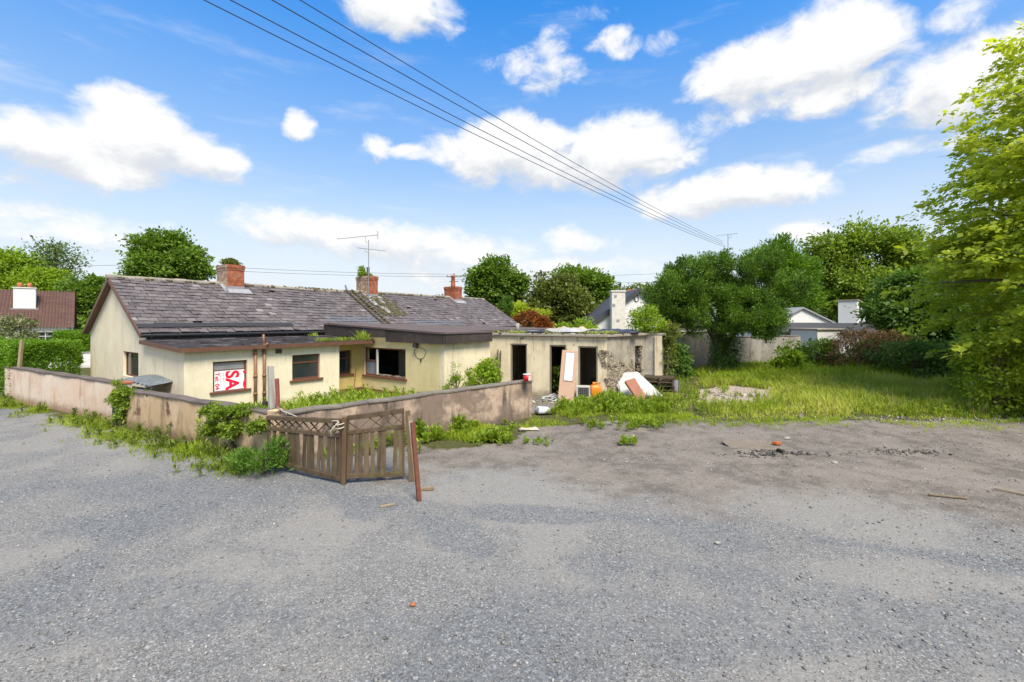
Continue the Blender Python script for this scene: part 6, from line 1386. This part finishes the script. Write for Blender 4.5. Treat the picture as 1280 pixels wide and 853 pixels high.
    for k in range(9):
        x, y, h = rng.normal()*.2, rng.normal()*.08, rng.uniform(.6, 1.0); b.tube([(x*.4, y*.4, 0), (x, y, h)], .007, 5)
        m = 20; t = rng.random(m); th = rng.random(m)*6.28; lv.add(np.stack([x*(.4+.6*t), y*(.4+.6*t), t*h], 1), np.stack([np.cos(th), np.sin(th), .4+0*t], 1), np.tile([0, 0, 1.0], (m, 1)), .12, .04, rng.random(m)*.7)
        m = 12; th = rng.random(m)*6.28; fl.add(np.tile([x, y, h], (m, 1))+rng.normal(size=(m, 3))*[.05, .05, .025], np.stack([np.cos(th), np.sin(th), .2+0*th], 1), np.tile([0, 0, 1.0], (m, 1)), .045, .04, rng.random(m))
    b.build('stems', M_bark, o); lv.build('leaves', L_mid, o); fl.build('flowers', leaf_mat('ragwort_flower', (.55, .38, .01), (.8, .6, .02), .2), o)
field_grass(); weed_areas()

# ------------------------------------------------------------------ cables and poles
def cable(name, a, b, sag, rad, label, n=40, ext=(0, 1)):
    a, b = Vector(a), Vector(b); pts = []
    for i in range(n+1):
        t = ext[0]+(ext[1]-ext[0])*i/n; p = a.lerp(b, t); p.z -= 4*sag*t*(1-t); pts.append(p)
    return tag(MB().tube(pts, rad, 6).build(name, M_wire, None, True), label, 'cable', 'overhead cables')
far = [(906, 309), (905, 306.5), (904, 304), (903, 301.5)]; near = [(255, 0), (288, 0), (340, 0), (375, 0)]
labs = ['lowest and leftmost of the four long power cables crossing the sky', 'second lowest of the four long power cables crossing the sky', 'second highest of the four long power cables crossing the sky', 'highest and rightmost of the four long power cables crossing the sky']
for f, n_, l, r_ in zip(far, near, labs, (.0135, .0135, .0135, .012)):
    a, b = C(*f, 46), C(*n_, 11) + Vector((0, 0, .64)); d = b-a; b2_ = a + d*1.45
    cable('power_cable', a, b2_, .75, r_, l, 60)
def pole(x, y, h, label, arms=True):
    o = empty('utility_pole', (x, y, 0), 0, label, 'utility pole'); MB().tube([(0, 0, 0), (0, 0, h)], [.16, .11] if arms else [.12, .05], 10).build('pole_shaft', M_bark2 if arms else M_steel, o, True)
    if arms: MB().b2((-1.0, -.06, h-.5), (1.0, .06, h-.38)).b2((-.6, -.05, h-1.1), (.6, .05, h-1.0)).build('cross_arm', M_bark2, o); b = MB(); [b.tube([(q, 0, h-.38), (q, 0, h-.2)], .05, 8) for q in (-.9, -.3, .3, .9)]; b.build('insulators', M_lead, o)
    return o
pole(pxw(906, 46.2), 46.2, C(0, 308, 46.2).z+.1, 'tall pole behind the feathery tree where the four cables end', False)
pole(pxw(567.5, 60), 60, C(0, 342, 60).z, 'distant pole with cross arms directly behind the brick chimney pot')
pole(pxw(161, 52), 52, C(0, 325, 52).z, 'pale pole in front of the sycamore left of the cottage ridge', False)
pole(pxw(771, 75), 75, C(0, 356, 75).z, 'far small pole with cross arms behind the white gable')
pairs = [((-60, 327, 60), (161, 331, 52)), ((161, 331, 52), (567, 346, 60)), ((161, 326, 52), (567, 343, 60)), ((567, 344, 60), (771, 357, 75)), ((567, 346, 60), (860, 340, 75)), ((567, 349, 60), (860, 352, 75))]
ls = ['thin wire running left from the pale pole over the bungalow', 'lower thin wire between the pale pole and the cross armed pole', 'upper thin wire between the pale pole and the cross armed pole', 'thin wire dropping from the cross armed pole to the far small pole', 'upper thin wire right of the cross armed pole above the trees', 'lower thin wire right of the cross armed pole above the trees']
for (p, q), l in zip(pairs, ls): cable('wire', C(*p), C(*q), .35, .018, l, 24)
b3 = C(910, 322, 32); o = aerial('tv_aerial', (b3.x, b3.y, 4.0), C(0, 293, 32).z-4.0, [(C(0, 294, 32).z-4.0, tuple(Vector((pxw(895, 32)-b3.x, 0, C(0, 295, 32).z-4.0))), tuple(Vector((pxw(922, 32)-b3.x, 0, C(0, 292, 32).z-4.0))), 10, .16, False)], 'lone aerial on a thin mast above the yew crown')
